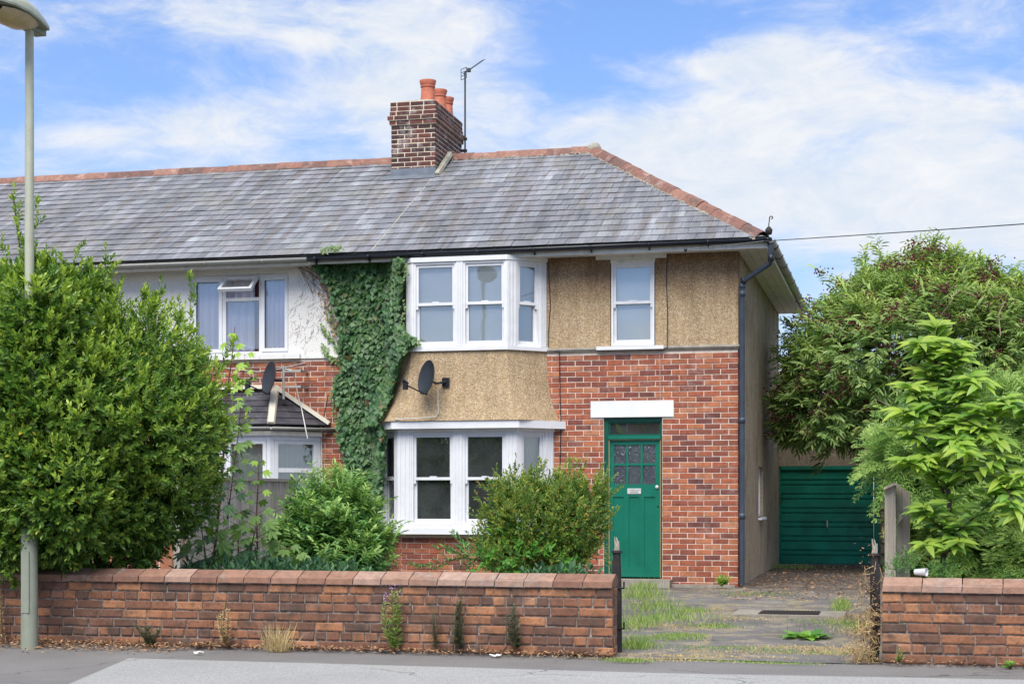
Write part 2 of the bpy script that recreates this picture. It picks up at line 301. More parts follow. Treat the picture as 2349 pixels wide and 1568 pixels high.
class MB:
    def __init__(s, T=None): s.v, s.f, s.T = [], [], T
    def add(s, vs, fs):
        n = len(s.v)
        for p in vs: s.v.append(tuple(s.T @ Vector(p)) if s.T else tuple(p))
        s.f += [tuple(i + n for i in f) for f in fs]; return s
    def box(s, x0, x1, y0, y1, z0, z1):
        return s.add([(x0, y0, z0), (x1, y0, z0), (x1, y1, z0), (x0, y1, z0), (x0, y0, z1), (x1, y0, z1), (x1, y1, z1), (x0, y1, z1)],
                     [(0, 3, 2, 1), (4, 5, 6, 7), (0, 1, 5, 4), (1, 2, 6, 5), (2, 3, 7, 6), (3, 0, 4, 7)])
    def ngon(s, pts): return s.add(pts, [tuple(range(len(pts)))])
    def prism(s, poly, d):           # poly: 3d points, d: extrusion vector
        n = len(poly); d = Vector(d); a = [Vector(p) for p in poly]
        return s.add(a + [p + d for p in a], [tuple(range(n))[::-1], tuple(range(n, 2 * n))] + [(i, (i + 1) % n, n + (i + 1) % n, n + i) for i in range(n)])
    def tube(s, pts, r, n=8, cap=True):
        pts = [Vector(p) for p in pts]; r = r if isinstance(r, (list, tuple)) else [r] * len(pts); vs = []; up = None
        for i, p in enumerate(pts):
            d = (pts[min(i + 1, len(pts) - 1)] - pts[max(i - 1, 0)]).normalized()
            a = d.orthogonal().normalized() if up is None else (up - up.dot(d) * d).normalized()
            up = a; b = d.cross(a)
            for k in range(n):
                t = 2 * math.pi * k / n; vs.append(p + (a * math.cos(t) + b * math.sin(t)) * r[i])
        fs = [(i * n + k, i * n + (k + 1) % n, (i + 1) * n + (k + 1) % n, (i + 1) * n + k) for i in range(len(pts) - 1) for k in range(n)]
        if cap: fs += [tuple(range(n))[::-1], tuple(range((len(pts) - 1) * n, len(pts) * n))]
        return s.add(vs, fs)
    def lathe(s, prof, c, n=20, axis=None):   # prof: (r, z)
        c = Vector(c); q = Vector((0, 0, 1)).rotation_difference(Vector(axis)) if axis else None; vs = []
        for r, z in prof:
            for k in range(n):
                t = 2 * math.pi * k / n; p = Vector((r * math.cos(t), r * math.sin(t), z)); vs.append(c + (q @ p if q else p))
        return s.add(vs, [(i * n + k, i * n + (k + 1) % n, (i + 1) * n + (k + 1) % n, (i + 1) * n + k) for i in range(len(prof) - 1) for k in range(n)])
    def mesh(s, name, mat, smooth=False):
        me = bpy.data.meshes.new(name); me.from_pydata(s.v, [], s.f); me.materials.append(MAT[mat] if isinstance(mat, str) else mat)
        if smooth: me.shade_smooth() if smooth is True else None
        return me
    def build(s, name, mat, parent=None, smooth=False, label=None, kind=None):
        me = s.mesh(name, mat, smooth)
        if smooth == 'auto':
            me.shade_smooth(); me.set_sharp_from_angle(angle=math.radians(40))
        o = bpy.data.objects.new(name, me); link(o, parent); return tag(o, label, None, None, kind)
def put(name, me, parent, world): return link(bpy.data.objects.new(name, me), parent, world)
def bigmesh(name, V, Fq, mat, parent=None, tint=None, kind='stuff', smooth=False):
    """numpy mesh: V (n,3), Fq (m,k) faces of equal size"""
    me = bpy.data.meshes.new(name); V = np.asarray(V, np.float32); Fq = np.asarray(Fq, np.int32); m, k = Fq.shape
    me.vertices.add(len(V)); me.vertices.foreach_set('co', V.ravel())
    me.loops.add(m * k); me.loops.foreach_set('vertex_index', Fq.ravel())
    me.polygons.add(m); me.polygons.foreach_set('loop_start', np.arange(0, m * k, k, dtype=np.int32))
    try: me.polygons.foreach_set('loop_total', np.full(m, k, np.int32))
    except Exception: pass
    me.update(calc_edges=True)
    if tint is not None:
        a = me.attributes.new('tint', 'FLOAT', 'POINT'); a.data.foreach_set('value', np.asarray(tint, np.float32))
    me.materials.append(MAT[mat]); o = bpy.data.objects.new(name, me); link(o, parent)
    if smooth: me.shade_smooth()
    if kind: o['kind'] = kind
    return o
def norm(a): return a / np.maximum(np.linalg.norm(a, axis=1, keepdims=True), 1e-9)
LEAF = dict(
    oval=(np.array([(0, 0, 0), (.26, .3, .06), (.24, .68, .05), (0, 1, -.04), (-.24, .68, .05), (-.26, .3, .06)]), [(0, 1, 2, 3), (0, 3, 4, 5)]),
    blade=(np.array([(0, 0, 0), (.16, .4, .03), (.12, .75, .0), (0, 1, -.06), (-.12, .75, .0), (-.16, .4, .03)]), [(0, 1, 2, 3), (0, 3, 4, 5)]),
    ivy=(np.array([(0, 0, 0), (.5, .12, .05), (.3, .5, .03), (0, 1, -.03), (-.3, .5, .03), (-.5, .12, .05)]), [(0, 1, 2, 3), (0, 3, 4, 5)]),
    strip=(np.array([(-.5, 0, 0), (.5, 0, 0), (.35, 1, 0), (-.35, 1, 0)]), [(0, 1, 2, 3)]),
    diamond=(np.array([(0, 0, 0), (.3, .5, .04), (0, 1, 0), (-.3, .5, .04)]), [(0, 1, 2, 3)]))
def leaves(name, O, A, N, L, Wd, mat, parent, shape='oval', tint=None, kind='stuff'):
    """one mesh of leaves at origins O, length axis A, normal N, length L, width Wd"""
    T, Fc = LEAF[shape]; A = norm(A); S = norm(np.cross(A, N)); Nn = np.cross(S, A); n, k = len(O), len(T)
    V = O[:, None, :] + A[:, None, :] * (T[None, :, 1, None] * L[:, None, None]) + S[:, None, :] * (T[None, :, 0, None] * Wd[:, None, None]) \
        + Nn[:, None, :] * (T[None, :, 2, None] * L[:, None, None])
    Fq = (np.array(Fc)[None] + (np.arange(n) * k)[:, None, None]).reshape(-1, len(Fc[0]))
    return bigmesh(name, V.reshape(-1, 3), Fq, mat, parent, None if tint is None else np.repeat(tint, k), kind)
def lobes_points(lobes, n, rng, inner=.7, rough=.14, fr=2.2):
    L = np.array(lobes, float); wgt = L[:, 3] * L[:, 5]; wgt = wgt / wgt.sum(); out, dirs, dep = [], [], []
    ph = rng.uniform(0, 6.28, (6, 3)); fq = rng.normal(0, fr, (6, 3)) * np.array([1, 1, 1.0])
    while sum(len(o) for o in out) < n:
        m = n; i = rng.choice(len(L), m, p=wgt); d = norm(rng.normal(size=(m, 3)))
        r = 1 - (1 - inner) * rng.random(m) ** 1.6
        p0 = L[i, :3] + d * L[i, 3:6]
        bump = sum(np.sin(p0 @ fq[k] * 1.6 + ph[k, 0]) for k in range(6)) / 6
        p = L[i, :3] + d * L[i, 3:6] * (r * (1 + rough * 2.4 * bump))[:, None]
        ok = np.ones(m, bool)
        for j in range(len(L)):
            q = np.linalg.norm((p - L[j, :3]) / L[j, 3:6], axis=1); ok &= (q > inner * .92) | (i == j)
        out.append(p[ok]); dirs.append(norm(d[ok] / L[i[ok], 3:6])); dep.append(r[ok])
    return np.concatenate(out)[:n], np.concatenate(dirs)[:n], np.concatenate(dep)[:n]
def perp(d, rng):
    a = norm(np.cross(d, rng.normal(size=d.shape))); return a
def foliage(name, lobes, parent, mat, seed, twigs=2000, per=12, length=.04, width=.02, twig=.12, shape='oval', inner=.72, up=.5, spread=.9,
            young=.5, mode='whorl', clip=None, rough=.14, droop=0.0, shoots=None, sprouts=0, sprout_len=.25):
    rng = np.random.default_rng(seed)
    P, D, R = lobes_points(lobes, twigs, rng, inner, rough)
    if clip is not None: k = clip(P); P, D, R = P[k], D[k], R[k]
    if sprouts:
        c = np.where((R > .93) & (D[:, 1] < .45) & (D[:, 2] > -.35))[0]; c = rng.choice(c, sprouts); m = 6; sd = norm(D[c] + np.array([0, 0, 1.1]) + rng.normal(0, .3, (sprouts, 3))); ln = sprout_len * rng.uniform(.3, 1.2, sprouts)
        q = np.tile(np.linspace(.1, 1, m), (sprouts, 1)); P = np.concatenate([P, (P[c][:, None] + sd[:, None] * (q * ln[:, None])[..., None]).reshape(-1, 3)]); D = np.concatenate([D, np.repeat(sd, m, 0)]); R = np.concatenate([R, np.full(sprouts * m, 1.0)])
    if shoots is not None:
        SP, SD = shoots; P = np.concatenate([P, SP]); D = np.concatenate([D, SD]); R = np.concatenate([R, np.ones(len(SP))])
    D0 = D.copy(); D = norm(D + np.array([0, 0, up]) + rng.normal(0, .35, D.shape)); n = len(P); face = (D0 * .9 + np.array([0, -.15, .55]))[:, None]
    t = np.tile(np.linspace(.12, 1, per), (n, 1)); t = t + rng.uniform(-.04, .04, t.shape)
    a = perp(D, rng); b = np.cross(D, a); TL = twig * rng.uniform(.6, 1.3, n)
    if mode == 'whorl':
        ang = np.arange(per)[None] * 2.4 + rng.uniform(0, 6.28, n)[:, None]
        rad = a[:, None] * np.cos(ang)[..., None] + b[:, None] * np.sin(ang)[..., None]
        op = spread * (1.15 - .75 * t)[..., None]
        A = D[:, None] * (1 - op * .45) + rad * op; N = D[:, None] * .5 + face * .7 - rad * .2 + rng.normal(0, .3, rad.shape)
    else:                                        # flat sprays: leaflets either side of the twig
        sg = np.where(np.arange(per) % 2 == 0, 1., -1.)[None]
        flatn = norm(np.cross(a, D) * .5 + np.array([0, 0, 1.]) + rng.normal(0, .3, D.shape)); s = norm(np.cross(D, flatn))
        A = D[:, None] * .75 + s[:, None] * sg[..., None] * spread * (1.1 - .7 * t)[..., None]; N = flatn[:, None] * .35 + face + rng.normal(0, .3, A.shape)
    O = P[:, None] + D[:, None] * (t * TL[:, None])[..., None] - np.array([0, 0, 1.]) * (droop * (t * TL[:, None]) ** 2)[..., None]
    A = A - np.array([0, 0, droop * .8])
    L = length * rng.uniform(.6, 1.2, (n, per)); yv = np.clip((R[:, None] > .93) * young * (t * .9 + .1) * rng.random((n, 1)) ** .8, 0, 1)
    yv = yv * np.clip(.35 + D[:, None, 2], .1, 1.2)
    o = leaves(name, O.reshape(-1, 3), A.reshape(-1, 3), N.reshape(-1, 3), L.ravel(), L.ravel() * (width / length), mat, parent, shape, np.clip(yv, 0, 1).ravel())
    return o, P, D
def branches(name, base, tips, parent, mat='bark', r0=.02, seed=0, n=5):
    rng = random.Random(seed); mb = MB()
    for tp in tips:
        b = Vector(base) + Vector((rng.uniform(-.1, .1), rng.uniform(-.1, .1), 0)); tp = Vector(tp)
        mid = (b + tp) / 2 + Vector((rng.uniform(-.1, .1), rng.uniform(-.1, .1), rng.uniform(0, .15)))
        mb.tube([b, b.lerp(mid, .5) + Vector((rng.uniform(-.03, .03), 0, 0)), mid, mid.lerp(tp, .5), tp], [r0, r0 * .8, r0 * .6, r0 * .4, r0 * .2], n, False)
    return mb.build(name, mat, parent, True)
# ------------------------------------------------------------------ brickwork
_bm = {}
def brick_mesh(wd, ht, dp, mat, var):
    key = (round(wd, 3), round(ht, 3), dp, mat, var)
    if key not in _bm:
        r = random.Random(hash((key[0], key[1], var)) & 0xffff); old = 'garden' in mat; c = .008 if old else .005; h = ht / 2; x = wd / 2; j = lambda: r.uniform(-.004, .0025) if old else r.uniform(-.0022, .0022)
        out = [(-x + j(), .004, -h + j()), (x + j(), .004, -h + j()), (x + j(), .004, h + j()), (-x + j(), .004, h + j())]
        inn = [(-x + c, j() * .4, -h + c), (x - c, j() * .4, -h + c), (x - c, j() * .4, h - c), (-x + c, j() * .4, h - c)]
        bk = [(p[0], dp, p[2]) for p in out]
        me = MB().add(inn + out + bk, [(0, 1, 2, 3), (4, 5, 1, 0), (5, 6, 2, 1), (6, 7, 3, 2), (7, 4, 0, 3), (8, 9, 5, 4), (9, 10, 6, 5), (10, 11, 7, 6), (11, 8, 4, 7)]).mesh('brick', mat)
        _bm[key] = me
    return _bm[key]
def layout(u0, u1, z0, z1, holes=(), course=.075, bl=.225, joint=.010, headers=(), phase=0.0, seed=1, wander=0.0):
    """bricks (ua, ub, za, zb) of a wall rectangle in running bond, cut round the holes"""
    out = []; r = random.Random(seed); n = int(round((z1 - z0) / course))
    for i in range(n):
        za = z0 + i * course + joint / 2; zb = za + course - joint; zm = (za + zb) / 2
        iv = [(u0, u1)]
        for hx0, hx1, hz0, hz1 in holes:
            if hz0 < zm < hz1:
                nv = []
                for a, b in iv:
                    if hx1 <= a or hx0 >= b: nv.append((a, b))
                    else:
                        if hx0 - a > .02: nv.append((a, hx0))
                        if b - hx1 > .02: nv.append((hx1, b))
                iv = nv
        step = bl / 2 if i in headers else bl; off = phase + (step / 2 if i % 2 else 0) + (.25 * bl if i in headers else 0) + r.uniform(-wander, wander)
        for a, b in iv:
            k = math.floor((a - off) / step); cuts = [a]
            while True:
                k += 1; c = off + k * step + r.uniform(-.004, .004) * (1 + 2 * (wander > 0))
                if c > b - .035: break
                if c > a + .035: cuts.append(c)
            cuts.append(b)
            for p, q in zip(cuts, cuts[1:]): out.append((p + (joint / 2 if p != u0 else 0), q - (joint / 2 if q != u1 else 0), za, zb))
    return out
def lay_bricks(parent, bricks, origin, udir, mat, seed=1, limit=300, score=None, dp=.05, stuffname='brickwork', out=.002):
    """origin + u*udir + z; outward normal = udir x z.  limit: how many become objects of their own"""
    u = Vector(udir).normalized(); z = Vector((0, 0, 1)); nrm = u.cross(z); inw = -nrm
    R = Matrix((u, inw, z)).transposed().to_4x4(); r = random.Random(seed); o = Vector(origin)
    idx = sorted(range(len(bricks)), key=score(bricks) if score else (lambda i: 0)); SV, SF = [], []
    for q, i in enumerate(idx):
        a, b, za, zb = bricks[i]; wd = round((b - a) / .005) * .005
        me = brick_mesh(wd, zb - za, dp, mat, r.randrange(5))
        T = Matrix.Translation(o + u * ((a + b) / 2) + z * ((za + zb) / 2) + nrm * (out + r.uniform(-.002, .0025))) @ R @ Matrix.Rotation(r.uniform(-.005, .005), 4, 'Y') @ Matrix.Rotation(r.uniform(-.006, .006), 4, 'Z')
        if q < limit: put('brick', me, parent, T)
        else:
            n = len(SV); SV += [T @ v.co for v in me.vertices]; SF += [tuple(n + k for k in p.vertices) for p in me.polygons]
    if SF:
        me = bpy.data.meshes.new(stuffname); me.from_pydata(SV, [], SF); me.materials.append(MAT[mat])
        so_ = bpy.data.objects.new(stuffname, me); link(so_, parent); so_['kind'] = 'stuff'
def slab_with_holes(mb, x0, x1, z0, z1, y0, y1, holes):
    xs = sorted({x0, x1, *[h[0] for h in holes], *[h[1] for h in holes]}); zs = sorted({z0, z1, *[h[2] for h in holes], *[h[3] for h in holes]})
    xs = [x for x in xs if x0 <= x <= x1]; zs = [q for q in zs if z0 <= q <= z1]
    for b, c in zip(zs, zs[1:]):
        run = None
        for a, d in zip(xs, xs[1:]):
            solid = not any(h[0] < (a + d) / 2 < h[1] and h[2] < (b + c) / 2 < h[3] for h in holes)
            if solid: run = (run[0], d) if run else (a, d)
            if run and (not solid or d == xs[-1]): mb.box(run[0], run[1], y0, y1, b, c); run = None
    return mb
def frame_T(p0, p1):
    """local frame: x from p0 to p1 (plan), y into the building, z up; returns matrix and length"""
    p0, p1 = Vector((*p0, 0)), Vector((*p1, 0)); u = (p1 - p0).normalized(); y = Vector((0, 0, 1)).cross(u)
    return Matrix.Translation(p0) @ Matrix((u, y, Vector((0, 0, 1)))).transposed().to_4x4(), (p1 - p0).length
# ------------------------------------------------------------------ the setting
def sheet(name, x0, x1, y0, y1, z, mat, n=1, amp=0.0, kind='structure', seed=0):
    r = random.Random(seed); nx = max(1, int((x1 - x0) * n)); ny = max(1, int((y1 - y0) * n)); V, Q = [], []
    for j in range(ny + 1):
        for i in range(nx + 1):
            x = x0 + (x1 - x0) * i / nx; y = y0 + (y1 - y0) * j / ny
            h = amp * (math.sin(x * 1.7 + y * .6 + seed) * .5 + math.sin(x * .7 - y * 2.1) * .5 + r.uniform(-.3, .3)) if amp else 0
            V.append((x, y, z + h))
    Q = [(j * (nx + 1) + i, j * (nx + 1) + i + 1, (j + 1) * (nx + 1) + i + 1, (j + 1) * (nx + 1) + i) for j in range(ny) for i in range(nx)]
    return bigmesh(name, V, Q, mat, None, None, kind, smooth=amp > 0)
sheet('ground', -600, 600, -600, 600, -.15, 'land')
sheet('road', -60, 60, -5.0, 7.0, -.12, 'road')
ng = {}
tag(MB().box(-60, 60, 7.0, 7.15, -.14, .004).build('kerb', 'conc'), kind='structure')
tag(MB().box(-60, 60, 7.15, 12.12, -.14, 0).build('pavement', 'asphalt'), kind='structure')
def poly_sheet(name, pts, z, mat, kind='structure'):
    return tag(MB().ngon([(x, y, z) for x, y in pts]).build(name, mat), kind=kind)
poly_sheet('pavement_strip', [(-5.75, 11.23), (-5.2, 9.0), (-4.7, 7.2), (40, 7.2), (40, 11.36), (.85, 11.34), (-1.66, 11.16), (-3.2, 11.2), (-4.6, 11.22)], .004, 'asphalt_new')
tag(MB().box(-60, 60, -5.15, -5.0, -.14, .004).build('kerb', 'conc'), kind='structure')
tag(MB().box(-60, 60, -9, -5.15, -.14, 0).build('pavement', 'asphalt'), kind='structure')
tag(MB().box(-60, 60, 12.12, 60, -.14, -.012).build('garden_soil', 'soil'), kind='structure')
def driveway_mat():
    m, t, P, g = new_mat('cracked_driveway')
    vo = nd(t, 'ShaderNodeTexVoronoi', {'Vector': VM(t, 'ADD', P, VM(t, 'SCALE', nd(t, 'ShaderNodeTexNoise', {'Vector': P, 'Scale': 1.5, 'Detail': 4.0}).outputs[1])), 'Scale': .62}, feature='DISTANCE_TO_EDGE')
    crack = M_(t, 'SUBTRACT', 1.0, smooth(t, vo.outputs['Distance'], .0, .035))
    c = ramp(t, noise(t, P, 1.6, 6, .6), [(.3, (.105, .10, .10)), (.7, (.19, .18, .172))])
    c = mix(t, 1.0, c, ramp(t, noise(t, P, 85, 3, .75), [(.32, .62), (.5, 1.0), (.68, 1.4)]), 'MULTIPLY')
    c = mix(t, M_(t, 'MULTIPLY', smooth(t, noise(t, P, 2.3, 9, .76), .52, .57), .75), c, ramp(t, noise(t, P, 42, 3, .7), [(.35, (.16, .12, .085)), (.65, (.44, .37, .27))]))
    c = mix(t, M_(t, 'MULTIPLY', crack, .7), c, (.30, .25, .14))
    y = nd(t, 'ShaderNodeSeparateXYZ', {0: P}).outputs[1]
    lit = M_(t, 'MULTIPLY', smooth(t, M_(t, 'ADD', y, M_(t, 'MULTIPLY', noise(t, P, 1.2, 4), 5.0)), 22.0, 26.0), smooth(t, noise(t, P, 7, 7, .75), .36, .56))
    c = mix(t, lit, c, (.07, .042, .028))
    finish(t, c, .95, M_(t, 'SUBTRACT', noise(t, P, 120, 3), M_(t, 'MULTIPLY', crack, 2.0)), .5, .008)
    return m
MAT['driveway'] = driveway_mat()
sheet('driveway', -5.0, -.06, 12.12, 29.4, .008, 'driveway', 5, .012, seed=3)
# ------------------------------------------------------------------ slates
def clip_poly(P, Q):
    """convex clip of polygon P by convex counter-clockwise polygon Q"""
    out = P
    for i in range(len(Q)):
        a, b = Q[i], Q[(i + 1) % len(Q)]; inp, out = out, []
        if not inp: return []
        side = lambda p: (b[0] - a[0]) * (p[1] - a[1]) - (b[1] - a[1]) * (p[0] - a[0])
        for j in range(len(inp)):
            p, q = inp[j], inp[(j + 1) % len(inp)]; sp_, sq = side(p), side(q)
            if sp_ >= 0: out.append(p)
            if (sp_ >= 0) != (sq >= 0):
                t = sp_ / (sp_ - sq); out.append((p[0] + (q[0] - p[0]) * t, p[1] + (q[1] - p[1]) * t))
    return out
def slate_field(parent, O, u, s, poly, gauge=.252, width=.255, limit=300, near=None, seed=1, th=.006, mat='slate', stuffname='slates', var=3, sag=None):
    O, u, s = Vector(O), Vector(u).normalized(), Vector(s).normalized(); nrm = u.cross(s); r = random.Random(seed)
    R = Matrix((u, s, nrm)).transposed().to_4x4(); us = [p[0] for p in poly]; ss = [p[1] for p in poly]
    items = []
    for i in range(int(math.ceil(max(ss) / gauge - .02))):
        k0 = math.floor(min(us) / width) - 1; off = (i % 2) * width / 2
        for k in range(k0, int(max(us) / width) + 2):
            a = k * width + off + .003; b = a + width - .006; dz = r.uniform(-.003, .003)
            rect = [(a, i * gauge + dz), (b, i * gauge + dz), (b, i * gauge + gauge * 1.25), (a, i * gauge + gauge * 1.25)]
            c = clip_poly(rect, poly)
            if len(c) < 3: continue
            area = abs(sum(c[j][0] * c[(j + 1) % len(c)][1] - c[(j + 1) % len(c)][0] * c[j][1] for j in range(len(c)))) / 2
            if area < .004: continue
            full = abs(area - .251 * (gauge * 1.25)) < .003 and len(c) == 4
            items.append(((a + b) / 2, i, c, full))
    if near is not None: items.sort(key=lambda t_: (t_[0] - near[0]) ** 2 * near[2] + (t_[1] * gauge - near[1]) ** 2)
    shared = {}; SV, SF = [], []
    tilt = math.atan(th * 1.9 / gauge)
    def mk(c, cx, cy):
        pts = [(p[0] - cx, p[1] - cy) for p in c]; n = len(pts)
        return [(x, y, 0) for x, y in pts] + [(x, y, th) for x, y in pts], [tuple(range(n))[::-1], tuple(range(n, 2 * n))] + [(j, (j + 1) % n, n + (j + 1) % n, n + j) for j in range(n)]
    for q, (cx, i, c, full) in enumerate(items):
        cy = i * gauge
        lift = (sag(cx, cy) if sag else 0)
        T = Matrix.Translation(O + u * cx + s * cy + nrm * (.004 + r.uniform(0, .003) + lift)) @ R @ Matrix.Rotation(r.uniform(-.007, .007), 4, 'Z') @ Matrix.Rotation(-tilt + r.uniform(-.004, .004), 4, 'X') @ Matrix.Translation((0, 0, th * 1.9))
        if full:
            v = r.randrange(var)
            if v not in shared:
                rr = random.Random(v + seed * 7); x = .1255; y1 = gauge * 1.25; ch = rr.uniform(.004, .02)
                pl = [(-x + ch * (v == 1), 0), (x - ch * (v == 2), rr.uniform(-.002, .002)), (x, ch), (x, y1), (-x, y1), (-x, ch)]
                vs, fs = mk(pl, 0, 0); me = MB().add(vs, fs).mesh('slate', mat); shared[v] = me
            me = shared[v]
        else:
            vs, fs = mk(c, cx, cy); me = MB().add(vs, fs).mesh('slate', mat)
        if q < limit: put('slate', me, parent, T)
        else:
            n = len(SV); SV += [T @ v.co for v in me.vertices]; SF += [tuple(n + k for k in p.vertices) for p in me.polygons]
            if not full: bpy.data.meshes.remove(me)
    if SF:
        me = bpy.data.meshes.new(stuffname); me.from_pydata(SV, [], SF); me.materials.append(MAT[mat])
        o = bpy.data.objects.new(stuffname, me); link(o, parent); o['kind'] = 'stuff'
def tile_run(parent, name, a, b, L, r, mat, drop=.06, seed=0, spread=1.0):
    """row of overlapping round-backed ridge tiles from a to b"""
    a, b = Vector(a), Vector(b); d = (b - a).normalized(); side = d.cross(Vector((0, 0, 1))).normalized(); upv = side.cross(d); rr = random.Random(seed)
    prof = [(-1.05 * spread, -.62), (-.85 * spread, -.28), (-.45, .25), (0, .42), (.45, .25), (.85 * spread, -.28), (1.05 * spread, -.62)]; n = len(prof); mes = []
    for v in range(3):
        vs = []
        for t, k in ((0, 1.05), (L * .93, .97), (L * 1.02, .95)):
            for q in (1, .84): vs += [side * x * r * q * k + upv * z * r * q * k + d * t for x, z in prof]
        fs = []
        for t in range(2):
            for q in (0, 1):
                o0, o1 = (t * 2 + q) * n, (t * 2 + 2 + q) * n
                fs += [(o0 + i, o0 + i + 1, o1 + i + 1, o1 + i) if q == 0 else (o0 + i + 1, o0 + i, o1 + i, o1 + i + 1) for i in range(n - 1)]
        fs += [(i, n + i, n + i + 1, i + 1) for i in range(n - 1)]
        mes.append(MB().add(vs, fs).mesh(name, mat))
    k = int(round((b - a).length / L))
    for i in range(k):
        p = a + (b - a) * (i / k)
        put(name, mes[i % 3], parent, Matrix.Translation(p + upv * rr.uniform(-.006, .008) + side * rr.uniform(-.006, .006)) @ Matrix.Rotation(rr.uniform(-.012, .012), 4, 'Z'))
def halfpipe(mb, a, b, r):
    a, b = Vector(a), Vector(b); d = (b - a).normalized(); side = d.cross(Vector((0, 0, 1))).normalized(); up = side.cross(d); n = 9; vs = []
    for p in (a, b):
        for q in (r, r * .86):
            vs += [p + side * q * math.cos(math.pi * (1 + k / (n - 1))) + up * q * math.sin(math.pi * (1 + k / (n - 1))) for k in range(n)]
    fs = []
    for i in range(n - 1):
        fs += [(i, i + 1, 2 * n + i + 1, 2 * n + i), (n + i + 1, n + i, 3 * n + i, 3 * n + i + 1), (i + 1, i, n + i, n + i + 1), (2 * n + i, 2 * n + i + 1, 3 * n + i + 1, 3 * n + i)]
    fs += [(0, 2 * n, 3 * n, n), (n - 1, 2 * n - 1, 4 * n - 1, 3 * n - 1)]
    return mb.add(vs, fs)
# ------------------------------------------------------------------ windows
def rect_frame(mb, x0, x1, z0, z1, y0, y1, w, wb=None, wt=None):
    wb = wb or w; wt = wt or w
    mb.box(x0, x0 + w, y0, y1, z0, z1); mb.box(x1 - w, x1, y0, y1, z0, z1)
    mb.box(x0 + w, x1 - w, y0 + .001, y1 - .001, z0, z0 + wb); mb.box(x0 + w, x1 - w, y0 + .001, y1 - .001, z1 - wt, z1); return mb
def sash_window(parent, T, x0, x1, z0, z1, y=0.0, mid=.5, turn=0.0, pitch=0.0, glassm='glass', blind=None, mat='upvc', blindy=.115):
    w = .028
    win = rect_frame(MB(T), x0, x1, z0, z1, y, y + .12, w, .03, .03).build('window', mat, parent)
    zm = z0 + (z1 - z0) * mid; xa, xb = x0 + w, x1 - w
    for name, za, zb, yy in (('upper', zm - .02, z1 - .03, y + .022), ('lower', z0 + .03, zm + .02, y + .062)):
        mb = rect_frame(MB(T), xa, xb, za, zb, yy, yy + .036, .036, .055 if name == 'lower' else .04, .04 if name == 'upper' else .036)
        if name == 'upper':
            for xx in (xa, xb - .03): mb.box(xx, xx + .03, yy + .002, yy + .034, za - .05, za)      # sash horns
        else: pass
        s_ = mb.build('sash', mat, win)
        g = MB(Matrix.Identity(4)); cx, cz = (xa + xb) / 2, (za + zb) / 2; hx, hz = (xb - xa) / 2 - .03, (zb - za) / 2 - .03
        g.ngon([(-hx, 0, -hz), (hx, 0, -hz), (hx, 0, hz), (-hx, 0, hz)])
        me = g.mesh('pane', glassm); Rt = Matrix.Rotation(turn, 4, 'Z') @ Matrix.Rotation(pitch, 4, 'X')
        put('pane', me, win, T @ Matrix.Translation((cx, yy + .02, cz)) @ Rt)
    MB(T).box((x0 + x1) / 2 - .05, (x0 + x1) / 2 + .05, y + .03, y + .058, zm + .022, zm + .034).build('catch', mat, win)
    if blind: MB(T).box(x0 + .01, x1 - .01, y + blindy, y + blindy + .01, z0 + .01, z1 - .01).build('blind', blind, win)
    return win
def curtain(T, x0, x1, z0, z1, y, parent, mat, folds=6, amp=.025, name='curtain'):
    n = folds * 6; vs = []
    for z in (z0, z1): vs += [(x0 + (x1 - x0) * i / n, y + amp * math.sin(i / 6 * 6.28) + amp * .4 * math.sin(i * 1.1), z) for i in range(n + 1)]
    return MB(T).add(vs, [(i, i + 1, n + 2 + i, n + 1 + i) for i in range(n)]).build(name, mat, parent, True)
I4 = Matrix.Identity(4)
# ------------------------------------------------------------------ the end house
GY = 21.9; XC = -2.12; XP = -7.78                      # facade plane, outer corner, party line
house = thing('terraced_house', (XC, GY, 0), 'end terrace house with a green front door, red brick below tan pebbledash', 'house')
DOOR = (-3.985, -3.165, 0.0, 2.35); W1 = (-3.89, -3.262, 3.335, 4.57); BAY = (-7.32, -4.70, 0.0, 4.62)
LINT = (-4.166, -3.004, 2.353, 2.579)
for xa_, xb_ in ((XP, -7.12), (-4.80, XC - .004)): slab_with_holes(MB(), xa_, xb_, 0, 3.27, GY + .0045, GY + .22, [DOOR, (-7.32, -4.70, 0, 2.32)]).build('brick_wall', 'mortar', house) 
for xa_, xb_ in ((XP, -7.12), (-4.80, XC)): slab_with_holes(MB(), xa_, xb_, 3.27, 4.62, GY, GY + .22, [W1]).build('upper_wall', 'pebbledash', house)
sidew = MB(Matrix.Translation((XC, 0, 0)) @ Matrix.Rotation(math.pi / 2, 4, 'Z'))
slab_with_holes(sidew, GY + .221, 29.35, 0, 4.62, .006, .22, [(25.25, 26.1, .92, 1.72)])
sidew.build('side_wall', 'pebbledash_old', house)
MB().box(XC - .01, XC - .004, GY + .009, GY + .2205, 0, 3.27).build('corner_mortar', 'mortar', house)
MB().box(XP, XC, 29.35, 29.55, 0, 4.62).build('rear_wall', 'pebbledash_old', house)
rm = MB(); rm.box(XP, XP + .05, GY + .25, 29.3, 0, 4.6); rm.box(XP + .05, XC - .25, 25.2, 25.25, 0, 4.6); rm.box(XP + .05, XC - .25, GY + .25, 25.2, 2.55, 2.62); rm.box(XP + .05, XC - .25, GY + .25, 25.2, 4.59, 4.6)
rm.box(-4.45, -4.4, GY + .25, 25.2, 0, 2.55); rm.build('room', 'room', house)
